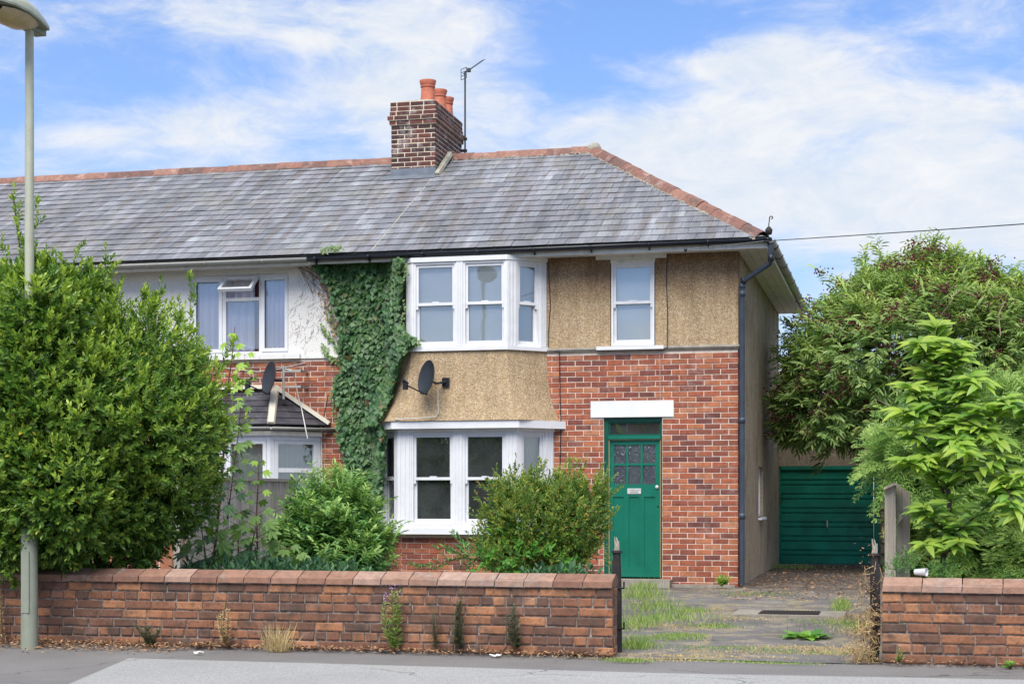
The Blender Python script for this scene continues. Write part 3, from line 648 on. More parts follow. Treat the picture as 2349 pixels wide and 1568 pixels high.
# band course between brick and pebbledash
bd = MB(); poly = [(GY + .02, 3.262), (GY - .018, 3.268), (GY - .04, 3.30), (GY - .03, 3.325), (GY + .02, 3.336)]
bd.prism([(-4.79, y, z) for y, z in poly], (XC + .03 + 4.79, 0, 0))
bd.build('band_course', 'conc', house)
MB().box(XC - .01, XC + .035, GY + .021, 22.3, 3.266, 3.33).build('band_return', 'conc', house)
pr = [(-3.98, DOOR[3])]
bl = layout(-4.80, XC, 0, 3.225, [(-9, -4.70, -1, 2.31), (-3.985, -3.165, -1, 2.34), (LINT[0], LINT[1], LINT[2] - .006, LINT[3] + .006)], seed=4)
bl = [b for b in bl]
lay_bricks(house, bl, (0, GY, 0), (1, 0, 0), 'brick', 5, 300, lambda B: (lambda i: -(B[i][0] + 6) * (1 if B[i][0] > -3.2 or B[i][2] > 2.2 else .2) * (B[i][1] - B[i][0])), dp=.05)
lay_bricks(house, layout(XP, -7.12, 0, 3.225, [(-7.31, -7, -1, 2.3)], seed=44), (0, GY, 0), (1, 0, 0), 'brick', 45, 0, dp=.05, stuffname='party_brickwork')
# plan of the bay
UP = [(-7.10, GY), (-6.645, 21.45), (-5.262, 21.45), (-4.80, GY)]; LO = [(-7.30, GY), (-6.845, 21.45), (-5.12, 21.45), (-4.70, GY)]
FL = [(-7.46, GY), (-6.95, 21.30), (-5.03, 21.30), (-4.62, GY)]
# side brick return
lay_bricks(house, layout(GY + .058, 22.36, 0, 3.225, seed=8), (XC - .006, 0, 0), (0, 1, 0), 'brick', 6, 0, dp=.01, stuffname='return_brickwork')
# bricks below the bay sill
for j in range(3):
    p0, p1 = LO[j], LO[j + 1]; T, ln = frame_T(p0, p1)
    MB(T).box(0, ln, .05, .12, 0, .715).build('dwarf_wall', 'mortar', house)
    q = Vector((p1[0] - p0[0], p1[1] - p0[1], 0)).normalized()
    lay_bricks(house, layout(0, ln, 0, .675, seed=20 + j), (p0[0] - q.y * .04, p0[1] + q.x * .04, 0), q, 'brick', 9 + j, 0, dp=.03, stuffname='bay_brickwork')
# flared pebbledash skirt
prof = [(3.285, 0), (3.1, .05), (2.9, .13), (2.72, .25), (2.56, .45), (2.42, .75), (2.305, 1.0)]; vs, fs, m_ = [], [], 13
for z, k in prof:
    row = [tuple(Vector(a).lerp(Vector(b), k)) for a, b in zip(UP, FL)]; seg = [0, 4, 8, 12]
    for i in range(13):
        j = min(i // 4, 2); f = (i - j * 4) / 4; p = Vector(row[j]).lerp(Vector(row[j + 1]), f); vs.append((p.x, p.y, z))
fs = [(r_ * 13 + i + 13, r_ * 13 + i + 14, r_ * 13 + i + 1, r_ * 13 + i) for r_ in range(len(prof) - 1) for i in range(12)]
fs.append(tuple(range(12, -1, -1))[::-1]); fs.append(tuple(range((len(prof) - 1) * 13, len(prof) * 13)))
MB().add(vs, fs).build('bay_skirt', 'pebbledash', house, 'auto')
# bay fascia, sill and frames
def ring(pts, off0, off1, z0, z1):
    """band following the three faces of a bay between two outward offsets"""
    def offs(o):
        a, b, c, d = [Vector(p) for p in pts]; n0 = Vector((b.y - a.y, -(b.x - a.x))).normalized(); n0 = n0 if n0.y < 0 else -n0
        n2 = Vector((d.y - c.y, -(d.x - c.x))).normalized(); n2 = n2 if n2.y < 0 else -n2
        def isec(p, u, q, v):
            t = ((q.x - p.x) * v.y - (q.y - p.y) * v.x) / (u.x * v.y - u.y * v.x); return p + u * t
        f = Vector((0, -o)); A0 = a + n0 * o; C0 = d + n2 * o
        B = isec(A0, b - a, b + f, Vector((1, 0))); C_ = isec(C0, d - c, c + f, Vector((1, 0)))
        A = isec(A0, b - a, Vector((0, GY)), Vector((1, 0))); D = isec(C0, d - c, Vector((0, GY)), Vector((1, 0)))
        return [A, B, C_, D]
    P0, P1 = offs(off0), offs(off1); mb = MB()
    for i in range(3):
        mb.add([(*P0[i], z0), (*P1[i], z0), (*P1[i + 1], z0), (*P0[i + 1], z0), (*P0[i], z1), (*P1[i], z1), (*P1[i + 1], z1), (*P0[i + 1], z1)],
               [(3, 2, 1, 0), (4, 5, 6, 7), (1, 2, 6, 5), (0, 4, 7, 3)] + ([(0, 1, 5, 4)] if i == 0 else []) + ([(2, 3, 7, 6)] if i == 2 else []))
    return mb
ring(LO, -.10, .13, 2.198, 2.302).build('bay_fascia', 'upvc', house)
ring(LO, -.12, .10, .725, .815).build('bay_sill', 'lintel', house)
ring(LO, -.12, .05, .815, .85).build('bay_sub_sill', 'upvc', house)
ring(LO, -.10, .012, 2.155, 2.198).build('bay_head', 'upvc', house)
ring(UP, -.10, .012, 4.535, 4.60).build('upper_bay_head', 'upvc', house)
ring(UP, -.10, .035, 3.285, 3.335).build('upper_bay_sill', 'upvc', house)
def bay_face(parent, p0, p1, z0, z1, wins, **kw):
    T, ln = frame_T(p0, p1); xs = 0.0
    edges = [0.0] + [e for w_ in wins for e in (w_[0], w_[1])] + [ln]
    for a, b in zip(edges[::2], edges[1::2]):
        mb = MB(T); mb.box(a, b, .002, .11, z0, z1)
        if b - a > .09:
            k = 3
            for i in range(k): xx = a + (b - a) * (i + .5) / k; mb.box(xx - .011, xx + .011, -.008, .0015, z0 + .02, z1 - .02)
        mb.build('mullion', 'upvc', parent)
    for w_ in wins:
        sash_window(parent, T, w_[0], w_[1], z0 + .003, z1 - .003, .012, mid=w_[2] if len(w_) > 2 else .5, **kw)
    return T
fx, ux = LO[1][0], UP[1][0]
Tl = bay_face(house, LO[1], LO[2], .85, 2.155, [(-6.65 - fx, -6.03 - fx, .50), (-5.90 - fx, -5.275 - fx, .50)])
Tu = bay_face(house, UP[1], UP[2], 3.335, 4.535, [(-6.615 - ux, -5.995 - ux, .51), (-5.895 - ux, -5.265 - ux - .02, .51)], blind='net')
Tc = bay_face(house, LO[2], LO[3], .85, 2.155, [(.075, .47, .5)])
bay_face(house, LO[0], LO[1], .85, 2.155, [(.13, .53, .5)])
bay_face(house, UP[2], UP[3], 3.335, 4.535, [(.165, .54, .51)], blind='net')
bay_face(house, UP[0], UP[1], 3.335, 4.535, [(.10, .48, .51)], blind='net')
curtain(Tc, .27, .44, .85, 2.14, .2, house, 'curtain', 5)
curtain(frame_T(LO[0], LO[1])[0], .1, .3, .85, 2.14, .2, house, 'curtain', 4)
# small upper window with lintel board and sill
T = Matrix.Translation((0, GY, 0))
sash_window(house, T, W1[0] + .012, W1[1] - .012, W1[2] + .01, W1[3] - .07, .0, mid=.52, blind='net')
MB().box(W1[0] + .001, W1[1] - .001, GY + .002, GY + .1, W1[3] - .069, W1[3]).build('window_head', 'white_wood', house)
MB().box(-4.09, -3.10, GY - .045, GY - .002, 4.545, 4.60).build('head_board', 'white_wood', house)
MB().box(-4.075, -3.135, GY - .075, GY + .1, 3.285, 3.334).build('window_sill', 'upvc', house)
# side window
Ts = Matrix.Translation((XC, 0, 0)) @ Matrix.Rotation(math.pi / 2, 4, 'Z')
sw = rect_frame(MB(Ts), 25.26, 26.09, .93, 1.71, .05, .11, .05).build('side_window', 'upvc', house)
MB(Ts).ngon([(25.31, .08, .98), (26.04, .08, .98), (26.04, .08, 1.66), (25.31, .08, 1.66)]).build('pane', 'glass', sw)
MB(Ts).box(25.2, 26.15, -.05, .1, .885, .92).build('side_sill', 'lintel', house)
# door
MB().box(LINT[0], LINT[1], GY - .022, GY + .1, LINT[2], LINT[3]).build('lintel', 'lintel', house)
dy = GY + .075
df = MB(); df.box(-3.985, -3.925, dy - .03, dy + .09, .11, 2.35); df.box(-3.19, -3.165, dy - .03, dy + .09, .11, 2.35); df.box(-3.925, -3.19, dy - .03, dy + .09, 2.29, 2.35)
df.box(-3.925, -3.19, dy - .045, dy + .09, 2.047, 2.10); dfo = df.build('door_frame', 'green_dark', house)
MB().box(-3.925, -3.19, dy - .052, dy - .046, 2.05, 2.098).build('transom_rail', 'green', house)
MB().box(-3.921, -3.912, dy - .034, dy + .001, .12, 2.045).build('draught_strip', 'cream_edge', house)
MB().box(-3.200, -3.193, dy - .034, dy + .001, .12, 2.045).build('draught_strip', 'cream_edge', house)
MB().box(-3.912, -3.200, dy - .034, dy + .001, 2.036, 2.0465).build('draught_strip', 'cream_edge', house)
rect_frame(MB(), -3.925, -3.19, 2.10, 2.29, dy - .01, dy + .03, .02).build('transom_window', 'green_dark', house)
MB().ngon([(-3.905, dy + .005, 2.12), (-3.21, dy + .005, 2.12), (-3.21, dy + .005, 2.27), (-3.905, dy + .005, 2.27)]).build('transom_pane', 'glass_dark', house)
DX = lambda u: at(u, 1100, dy).x; DZ = lambda v: at(1450, v, dy).z
xl, xr, zb_, zt = -3.911, -3.201, .135, 2.035
px = [(DX(1408), DX(1436)), (DX(1440.5), DX(1469)), (DX(1474), DX(1503))]; pz = [(DZ(1062), DZ(1019.5)), (DZ(1110), DZ(1067))]
holes = [(a, b, c, d) for a, b in px for c, d in pz] + [(a, b, DZ(1299), DZ(1139)) for a, b in ((DX(1406), DX(1431)), (DX(1442), DX(1466)), (DX(1477), DX(1502)))]
lf = MB(); slab_with_holes(lf, xl, xr, zb_, zt, dy, dy + .045, holes); leaf = lf.build('front_door', 'green', house)
for a, b, c, d in holes[6:]: MB().box(a, b, dy + .014, dy + .03, c, d).build('door_panel', 'green', leaf)
for a, b, c, d in holes[:6]:
    MB().ngon([(a, dy + .016, c), (b, dy + .016, c), (b, dy + .016, d), (a, dy + .016, d)]).build('door_pane', 'glass_obscure', leaf)
MB().box(xl, xr, dy - .03, dy - .001, .135, .20).build('weather_bar', 'green', leaf)
lb = MB(); rect_frame(lb, DX(1439), DX(1470), DZ(1132), DZ(1119.5), dy - .012, dy - .001, .018, .02, .02); lb.box(DX(1441), DX(1468), dy - .004, dy - .0005, DZ(1131), DZ(1121)); lb.tube([(DX(1444), dy - .024, DZ(1125.5)), (DX(1465), dy - .024, DZ(1125.5))], .006, 6)
lb.build('letterbox', 'metal', leaf)
MB().lathe([(0, .02), (.022, .018), (.026, .006), (.026, 0)], (DX(1506.5), dy, DZ(1116.5)), 16, (0, -1, 0)).build('door_lock', 'metal', leaf, True)
MB().lathe([(0, .012), (.012, .01), (.013, 0)], (DX(1509), dy, DZ(1160)), 10, (0, -1, 0)).build('keyhole', 'black', leaf, True)
MB().box(-4.08, -3.02, GY - .30, dy + .1, .0, .11).build('door_step', 'conc', house)
MB().box(-3.02, XC - .03, GY - .10, GY - .003, .0, .045).build('plinth', 'conc', house)
# eaves
EY, EZ, EX = 21.47, 4.70, -1.72; RY, RZ, RX = 25.5, 6.85, -4.80; BY = 29.55; XS = -7.25
MB().box(XS - .5, EX + .02, EY + .06, EY + .085, 4.575, 4.675).build('fascia', 'white_wood', house)
MB().box(EX - .005, EX + .02, EY + .086, BY, 4.575, 4.675).build('side_fascia', 'white_wood', house)
MB().box(XS - .5, XC, EY + .086, GY - .002, 4.600, 4.612).build('soffit', 'white_wood', house)
for i in range(3):
    a = XC + .003 + i * .13; MB().box(a, min(a + .124, EX - .007), EY + .087, BY, 4.596 + .002 * (i % 2), 4.612).build('soffit_board', 'soffit', house)
MB().box(XC, EX + .015, BY + .001, BY + .02, 4.60, 4.68).build('soffit_end', 'white_wood', house)
gut = halfpipe(MB(), (-8.2, EY, 4.66), (EX + .09, EY, 4.695), .056).build('gutter', 'black', house, True)
GX = EX + .075
for i in range(9):
    x = -8.1 + i * .80; z = 4.66 + .035 * (x + 8.2) / 6.5
    mb = halfpipe(MB(), (x, EY, z - .002), (x + .035, EY, z - .002), .064); mb.box(x + .01, x + .026, EY + .01, EY + .06, z - .09, z - .01); mb.build('gutter_bracket', 'black', gut, True)
gs = halfpipe(MB(), (GX, EY - .03, 4.685), (GX, BY, 4.66), .058).build('side_gutter', 'greypipe', house, True)
for i in range(9): halfpipe(MB(), (GX, EY + .5 + i * .9, 4.68), (GX, EY + .56 + i * .9, 4.68), .066).build('gutter_bracket', 'black', gs, True)
# downpipe
dpx = at(1702, 700, GY - .07).x
P1 = [(EX + .075, EY + .02, 4.63), (EX + .075, EY + .03, 4.43), (EX + .05, EY + .06, 4.36), (dpx + .02, GY - .10, 4.18), (dpx, GY - .08, 4.10), (dpx, GY - .08, .06)]
dp = MB().tube(P1, .036, 12).build('downpipe', 'bluepipe', house, 'auto')
for p, z in ((4, 4.08), (0, 2.25), (0, .95), (0, 3.97)): MB().lathe([(.036, 0), (.045, .003), (.045, .07), (.036, .073)], (dpx, GY - .08, z), 14).build('pipe_collar', 'bluepipe', dp, True)
for p in (P1[1], P1[3]): MB().lathe([(.036, -.04), (.043, -.035), (.043, .035), (.036, .04)], p, 14).build('pipe_collar', 'black', dp, True)
MB().tube([(dpx - .04, GY - .02, 0.2), (dpx - .04, GY - .02, 4.0)], .012, 6).build('cable', 'black', house)
# roof
sl_len = math.hypot(RY - EY, RZ - EZ); sdir = Vector((0, RY - EY, RZ - EZ)).normalized()
def roof_deck(x0, x1, hip):
    mb = MB(); e, r0 = EZ - .012, RZ - .012
    if hip:
        A, B, C_, D = (x0, EY, e), (x1, EY, e), (RX, RY, r0), (x0, RY, r0)
        mb.ngon([A, B, C_, D]); mb.ngon([B, (x1, BY + .03, e), C_]); mb.ngon([D, C_, (x1, BY + .03, e), (x0, BY + .03, e)]); mb.ngon([A, (x0, BY + .03, e), (x1, BY + .03, e), B])
    else:
        mb.ngon([(x0, EY, e), (x1, EY, e), (x1, RY, r0), (x0, RY, r0)]); mb.ngon([(x0, RY, r0), (x1, RY, r0), (x1, BY + .03, e), (x0, BY + .03, e)]); mb.ngon([(x0, EY, e), (x0, BY + .03, e), (x1, BY + .03, e), (x1, EY, e)])
    return mb
MAT['felt'] = simple('roof_felt', (.05, .05, .055), .95)
roof = roof_deck(XS, EX, True).build('roof', 'felt', house)
sagf = lambda x, s_: .012 * math.sin(x * 1.1) * math.sin(s_ / sl_len * 3.14)
slate_field(roof, (XS, EY, EZ), (1, 0, 0), sdir, [(.004, -.02), (EX - XS, -.02), (RX - XS, sl_len), (.004, sl_len)], limit=300, near=(2.6, 1.2, .35), seed=3, sag=sagf)
hd = Vector((RX - EX, 0, RZ - EZ)).normalized()          # end slope
slate_field(roof, (EX, EY, EZ), (0, 1, 0), hd, [(0, -.02), (BY - EY, -.02), (RY - EY, math.hypot(RX - EX, RZ - EZ))], limit=0, seed=5, stuffname='end_slates')
slate_field(roof, (EX, BY, EZ), (-1, 0, 0), Vector((0, RY - BY, RZ - EZ)), [(0, -.02), (EX - XS, -.02), (EX - XS, sl_len), (EX - RX, sl_len)], limit=0, seed=6, stuffname='rear_slates')
tile_run(roof, 'ridge_tile', (XS - .02, RY, RZ + .03), (RX + .05, RY, RZ + .035), .45, .13, 'ridge', seed=2)
tile_run(roof, 'hip_tile', (EX - .03, EY + .04, EZ + .045), (RX, RY, RZ + .045), .42, .125, 'ridge', seed=3, spread=1.1)
MB().lathe([(0, .1), (.08, .07), (.12, 0), (.11, -.06)], (RX, RY, RZ + .06), 10).build('ridge_mortar', 'mortar_top', roof, True)
bedm = MB()                                             # crumbling mortar bed under the hip tiles
rr = random.Random(5); ha, hb = Vector((EX - .03, EY + .04, EZ + .02)), Vector((RX, RY, RZ + .02)); hdv = (hb - ha).normalized(); hs = hdv.cross(Vector((0, 0, 1))).normalized()
for i in range(300):
    for sgn in (-1, 1):
        p = ha.lerp(hb, (i + rr.random()) / 300) + hs * sgn * rr.uniform(.115, .15) + Vector((0, 0, rr.uniform(-.065, -.03))); q = rr.uniform(.008, .02)
        bedm.box(p.x - q, p.x + q, p.y - q, p.y + q, p.z - q * .7, p.z + q * .7)
for i in range(130):
    p = Vector((XS + (RX - XS) * rr.random(), RY - rr.uniform(.115, .15), RZ + rr.uniform(-.07, -.04))); q = rr.uniform(.008, .018); bedm.box(p.x - q, p.x + q, p.y - q, p.y + q, p.z - q * .7, p.z + q * .7)
bedm.build('mortar_bedding', 'mortar_top', roof, kind='stuff')
# hip iron: scroll at the foot of the hip
cc = Vector((EX + .05, EY - .02, EZ + .07)); sc_pts = [cc, cc + Vector((0, -.01, .10)), cc + Vector((.01, -.01, .17))]
for k in range(10): t = k / 9 * 5.2; sc_pts.append(cc + Vector((.035 + (.028 - .002 * k) * math.cos(math.pi - t), -.01, .185 + (.028 - .002 * k) * math.sin(math.pi - t))))
MB().tube(sc_pts, .007, 6).build('hip_iron', 'iron', roof)
MB().lathe([(0, -.04), (.04, -.03), (.05, .03), (.02, .07), (0, .075)], cc, 10).build('hip_end', 'iron', roof, True)
# ------------------------------------------------------------------ the attached house on the left
XL = -16.6
nb = thing('terraced_house', (-12, GY, 0), 'middle terrace house with white roughcast upper wall and small slate bay roof', 'house')
nfr = at(620, 980, 21.33); NX1, NX0 = nfr.x, nfr.x - 1.45; NBX = at(735, 980, GY).x
NB = [(NX0 - (NBX - NX1), GY), (NX0, 21.33), (NX1, 21.33), (NBX, GY)]
W2 = (at(435, 640, GY).x, at(661, 640, GY).x, 3.33, 4.55)
m_ = MB(); slab_with_holes(m_, XL, XP, 0, 3.27, GY + .0045, GY + .22, [(NB[0][0], NB[3][0], 0, 2.3)]); m_.build('brick_wall', 'mortar', nb)
m_ = MB(); slab_with_holes(m_, XL, XP, 3.27, 4.62, GY - .004, GY + .2, [W2]); m_.build('upper_wall', 'roughcast', nb)
m_ = MB(); m_.box(W2[1], XP, GY - .022, GY - .0045, 3.262, 3.30); m_.box(XL, W2[0], GY - .022, GY - .0045, 3.262, 3.30); m_.build('band_course', 'white_wood', nb)
nbl = layout(XL, XP, .0, 3.225, [(NB[0][0] - .02, NB[3][0] + .01, -1, 2.3)], seed=14)
lay_bricks(nb, nbl, (0, GY, 0), (1, 0, 0), 'brick', 15, 300, lambda B: (lambda i: abs(B[i][0] + 8.3)), dp=.05)
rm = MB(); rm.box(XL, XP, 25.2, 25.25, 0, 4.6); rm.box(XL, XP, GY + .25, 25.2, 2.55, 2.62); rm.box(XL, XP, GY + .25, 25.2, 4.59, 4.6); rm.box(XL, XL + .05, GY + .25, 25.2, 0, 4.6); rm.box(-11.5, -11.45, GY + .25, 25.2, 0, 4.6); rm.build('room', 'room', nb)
MB().box(XL, XP, 29.35, 29.55, 0, 4.62).build('rear_wall', 'roughcast', nb)
# upper casement window
X = lambda u: at(u, 700, GY).x; Z = lambda v: at(550, v, GY).z
cw = MB(); y0, y1 = GY + .03, GY + .10
cw.box(W2[0], W2[0] + .05, y0, y1, 3.33, 4.52); cw.box(W2[1] - .05, W2[1], y0, y1, 3.33, 4.52); cw.box(W2[0] + .05, W2[1] - .05, y0, y1, 4.47, 4.52); cw.box(W2[0] + .05, W2[1] - .05, y0, y1, 3.33, 3.385)
for a, b in ((506, 516), (592, 600)): cw.box(X(a), X(b), y0 - .002, y1 - .002, 3.385, 4.47)
cw.box(X(516), X(592), y0 + .001, y1, Z(690), Z(682)); win = cw.build('casement_window', 'upvc', nb)
for (a, b, c, d, nm) in ((441, 508, 4.475, 3.38, 'sash'), (598, 659, 4.475, 3.38, 'sash')):
    rect_frame(MB(), X(a), X(b), d, c, y0 - .02, y0 - .0025, .05).build(nm, 'upvc', win)
for (a, b, c, d) in ((446, 504, 646, 800), (518, 590, 691, 800), (604, 656, 644, 797)):
    MB().ngon([(X(a), y0 + .02, Z(d)), (X(b), y0 + .02, Z(d)), (X(b), y0 + .02, Z(c)), (X(a), y0 + .02, Z(c))]).build('pane', 'glass', win)
Tv = Matrix.Translation((X(516), y0 - .03, 4.50)) @ Matrix.Rotation(math.radians(-52), 4, 'X')
wv = X(592) - X(516); vent = rect_frame(MB(Tv), 0, wv, -.36, 0, 0, .05, .045).build('top_vent', 'upvc', win, label='small top-hung vent propped open')
MB(Tv).ngon([(.04, .02, -.32), (wv - .04, .02, -.32), (wv - .04, .02, -.04), (.04, .02, -.04)]).build('pane', 'glass', win)
MB().box(W2[0] - .06, W2[1] + .2, GY - .07, GY + .03, 3.262, 3.329).build('window_sill', 'white_wood', nb)
MB().box(W2[0], W2[1], GY - .003, GY + .1, 4.521, 4.549).build('window_head', 'white_wood', nb)
curtain(I4, X(440), X(520), 3.36, 4.5, GY + .14, nb, 'net2', 5); curtain(I4, X(520), X(575), 3.36, 4.5, GY + .14, nb, 'net2', 3); curtain(I4, X(565), X(625), 3.36, 4.5, GY + .21, nb, 'curtain_red', 7, name='plum_curtain'); curtain(I4, X(600), X(665), 3.36, 4.5, GY + .14, nb, 'net2', 6)
# ground floor bay
_GY = GY
def ring2(pts, a, b, z0, z1, nm, mt): ring(pts, a, b, z0, z1).build(nm, mt, nb)
ring2(NB, -.1, .02, 2.12, 2.19, 'bay_head', 'white_wood'); ring2(NB, -.1, .08, .70, .79, 'bay_sill', 'white_wood'); ring2(NB, -.1, .012, .79, .84, 'bay_sub_sill', 'upvc')
for j in range(3):
    p0, p1 = NB[j], NB[j + 1]; T, ln = frame_T(p0, p1); MB(T).box(0, ln, .0, .12, 0, .70).build('dwarf_wall', 'brick', nb)
    n = 2 if j == 1 else 1; segs = [(k * ln / n, (k + 1) * ln / n) for k in range(n)]
    for a, b in segs:
        f = rect_frame(MB(T), a + .002, b - .002, .842, 2.118, .0, .07, .06); rect_frame(f, a + .065, b - .065, .905, 2.055, -.012, .05, .05); f.box(a + .12, b - .12, -.008, .05, 1.60, 1.66) if j != 1 else None
        f = f.build('casement_window', 'upvc', nb)
        MB(T).ngon([(a + .1, .03, .95), (b - .1, .03, .95), (b - .1, .03, 2.02), (a + .1, .03, 2.02)]).build('pane', 'glass', f)
    curtain(T, .05, ln - .05, .85, 2.1, .2, nb, 'curtain', 9)
# its little hipped slate roof
def offs(pts, o, z): 
    a, b, c, d = pts; return [Vector((a[0] - o * 1.3, GY, z)), Vector((b[0] - o * .45, b[1] - o, z)), Vector((c[0] + o * .45, c[1] - o, z)), Vector((d[0] + o * 1.3, GY, z))]
E_ = offs(NB, .13, 2.27); t0, t1 = at(632, 895, GY), at(632, 895, GY); tr_ = Vector((t0.x, GY, t0.z)); tl_ = Vector((NX0 - .1, GY, t0.z))
bay_roof = MB().ngon([E_[0], E_[1], tl_]).ngon([E_[1], E_[2], tr_, tl_]).ngon([E_[2], E_[3], tr_]).ngon([E_[0], E_[3], E_[2], E_[1]][::1]).build('bay_roof', 'felt', nb)
MAT['slate_dark'] = simple('dark_bay_slate', (.055, .052, .062), .6, .35, 6, 40, .3, rv=.3, dirt=.3, dcol=(.13, .12, .11))
def facet(P, seed):
    O = P[0]; u = (P[1] - P[0]).normalized(); n = u.cross(P[2] - P[0]).normalized(); s = n.cross(u)
    slate_field(bay_roof, O, u, s, [((p - O).dot(u), (p - O).dot(s) - (.015 if i < 2 else 0)) for i, p in enumerate(P)], gauge=.15, width=.25, limit=80, seed=seed, mat='slate_dark')
facet([E_[1], E_[2], tr_, tl_], 31); facet([E_[2], E_[3], tr_], 32); facet([E_[0], E_[1], tl_], 33)
MAT['cream_mortar'] = stained('cream_painted_mortar', (.58, .53, .43), .9, .35, (.30, .25, .18), (14, 14, 14))
def strip(a, b, w_, h, name, par, mt='cream_mortar', up=Vector((0, 0, 1))):
    d = (b - a).normalized(); s = d.cross(up).normalized(); u = s.cross(d); mb = MB(); n = 7; rr = random.Random(3)
    for i in range(n + 1):
        p = a.lerp(b, i / n); k = rr.uniform(.88, 1.1)
        for x, y in ((-w_ * k, 0), (-w_ * .7 * k, h), (w_ * .7, h * k), (w_, 0)): mb.v.append(tuple(p + s * x + u * y))
    for i in range(n):
        for j in range(3): mb.f.append((i * 4 + j, i * 4 + j + 1, i * 4 + 5 + j, i * 4 + 4 + j))
    mb.f += [(3, 2, 1, 0), tuple(n * 4 + q for q in range(4))]; return mb.build(name, mt, par)
strip(E_[2] + Vector((0, 0, .01)), tr_ + Vector((0, -.03, .02)), .06, .04, 'hip_fillet', bay_roof)
strip(E_[3] + Vector((-.03, -.03, .02)), tr_ + Vector((0, -.04, .03)), .055, .05, 'wall_fillet', bay_roof)
strip(tr_ + Vector((0, -.04, .02)), tl_ + Vector((0, -.04, .02)), .07, .06, 'wall_fillet', bay_roof)
E2 = offs(NB, .17, 2.24); gb = MB()
for a, b in zip(E2, E2[1:]): halfpipe(gb, a, b, .045)
gb.build('bay_gutter', 'greypipe', nb, True)
# eaves and roof
MB().box(XL, XS - .501, EY + .06, EY + .085, 4.575, 4.675).build('fascia', 'white_wood', nb); MB().box(XL, XS - .501, EY + .086, GY - .005, 4.600, 4.612).build('soffit', 'white_wood', nb)
ngut = halfpipe(MB(), (XL, EY, 4.66), (-8.205, EY, 4.66), .054).build('gutter', 'greypipe', nb, True)
for i in range(9): halfpipe(MB(), (-8.9 - i * .9, EY, 4.658), (-8.86 - i * .9, EY, 4.658), .061).build('gutter_bracket', 'greypipe', ngut, True)
nroof = roof_deck(XL, XS - .006, False).build('roof', 'felt', nb)
slate_field(nroof, (XS - .002, EY, EZ), (1, 0, 0), sdir, [(XL - XS, -.02), (-.006, -.02), (-.006, sl_len), (XL - XS, sl_len)], limit=300, near=(-2.3, 2.0, .3), seed=13, sag=sagf)
tile_run(nroof, 'ridge_tile', (XL, RY, RZ + .03), (-8.0, RY, RZ + .03), .45, .13, 'ridge', seed=7)
# the seam between the roofs
strip(Vector((XS - .003, EY, EZ + .018)), Vector((XS - .003, RY - 1.0, RZ - 1.0 * .5335 + .012)), .012, .006, 'seam_fillet', nroof, 'mortar_top')
# ------------------------------------------------------------------ chimney stack
cx0, cx1, cy0, cy1 = -7.99, XS, 24.69, 26.3; ctop = 7.64
roofz = lambda y: EZ + (y - EY) * (RZ - EZ) / (RY - EY) if y < RY else RZ - (y - RY) * (RZ - EZ) / (RY - EY)
chim = MB().box(cx0 + .004, cx1 - .004, cy0 + .004, cy1, 5.9, ctop - .01).build('chimney', 'mortar_chimney', nb)
def course_band(z0, n, o): # faces of n courses set proud by o
    for (org, ud, ln, sd_) in (((cx0 - o, cy0 - o, 0), (1, 0, 0), cx1 - cx0 + 2 * o, 1), ((cx1 + o, cy0 - o + .052, 0), (0, 1, 0), cy1 - cy0 + 2 * o - .052, 2), ((cx0 - o, cy1 + o, 0), (0, -1, 0), cy1 - cy0 + 2 * o - .052, 3)):
        b = layout(0, ln, z0, z0 + n * .075, joint=.015, seed=int(z0 * 100) + sd_, phase=.11 * sd_); lay_bricks(chim, b, org, ud, 'brick_chimney', int(z0 * 10) + sd_, 300 if sd_ < 3 else 0, dp=.05)
top0 = ctop - 15 * .075
course_band(top0 - .45, 6, 0); course_band(top0, 10, 0); 
for z, o in ((top0 + .75, .025), (top0 + .825, .05), (top0 + .90, .02), (top0 + .975, .012), (top0 + 1.05, .012)):
    MB().box(cx0 - o + .005, cx1 + o - .005, cy0 - o + .005, cy1 + o - .005, z + .0, z + .0745).build('corbel_core', 'mortar_chimney', chim); course_band(z, 1, o)
fl = MB(); zz = ctop - .005
for a, b, h0, h1 in ((0, .12, 0, .045), (.12, .25, .045, .075)):
    pass
fl.add([(cx0, cy0, zz), (cx1, cy0, zz), (cx1, cy1, zz), (cx0, cy1, zz), (cx0 + .2, cy0 + .2, zz + .07), (cx1 - .2, cy0 + .2, zz + .08), (cx1 - .2, cy1 - .2, zz + .07), (cx0 + .2, cy1 - .2, zz + .06)],
       [(3, 2, 1, 0), (4, 5, 6, 7), (0, 1, 5, 4), (1, 2, 6, 5), (2, 3, 7, 6), (3, 0, 4, 7)])
fl.build('flaunching', 'mortar_top', chim)
PR = [(.125, 0), (.122, .02), (.112, .15), (.107, .245), (.122, .25), (.122, .262), (.112, .268), (.125, .30), (.137, .345), (.135, .36), (.118, .36), (.10, .30), (.098, .05)]
pot_me = MB().lathe(PR, (0, 0, 0), 26).mesh('chimney_pot', 'pot'); pot_me.shade_smooth(); pot_me.set_sharp_from_angle(angle=math.radians(35))
pcx = at(981, 218, 25.0).x
for y, s_, dx in ((25.0, 1.0, 0), (25.6, .98, .02), (26.1, .96, .0)):
    put('chimney_pot', pot_me, chim, Matrix.Translation((pcx + dx, y, ctop + .04)) @ Matrix.Diagonal((s_, s_, s_, 1)))
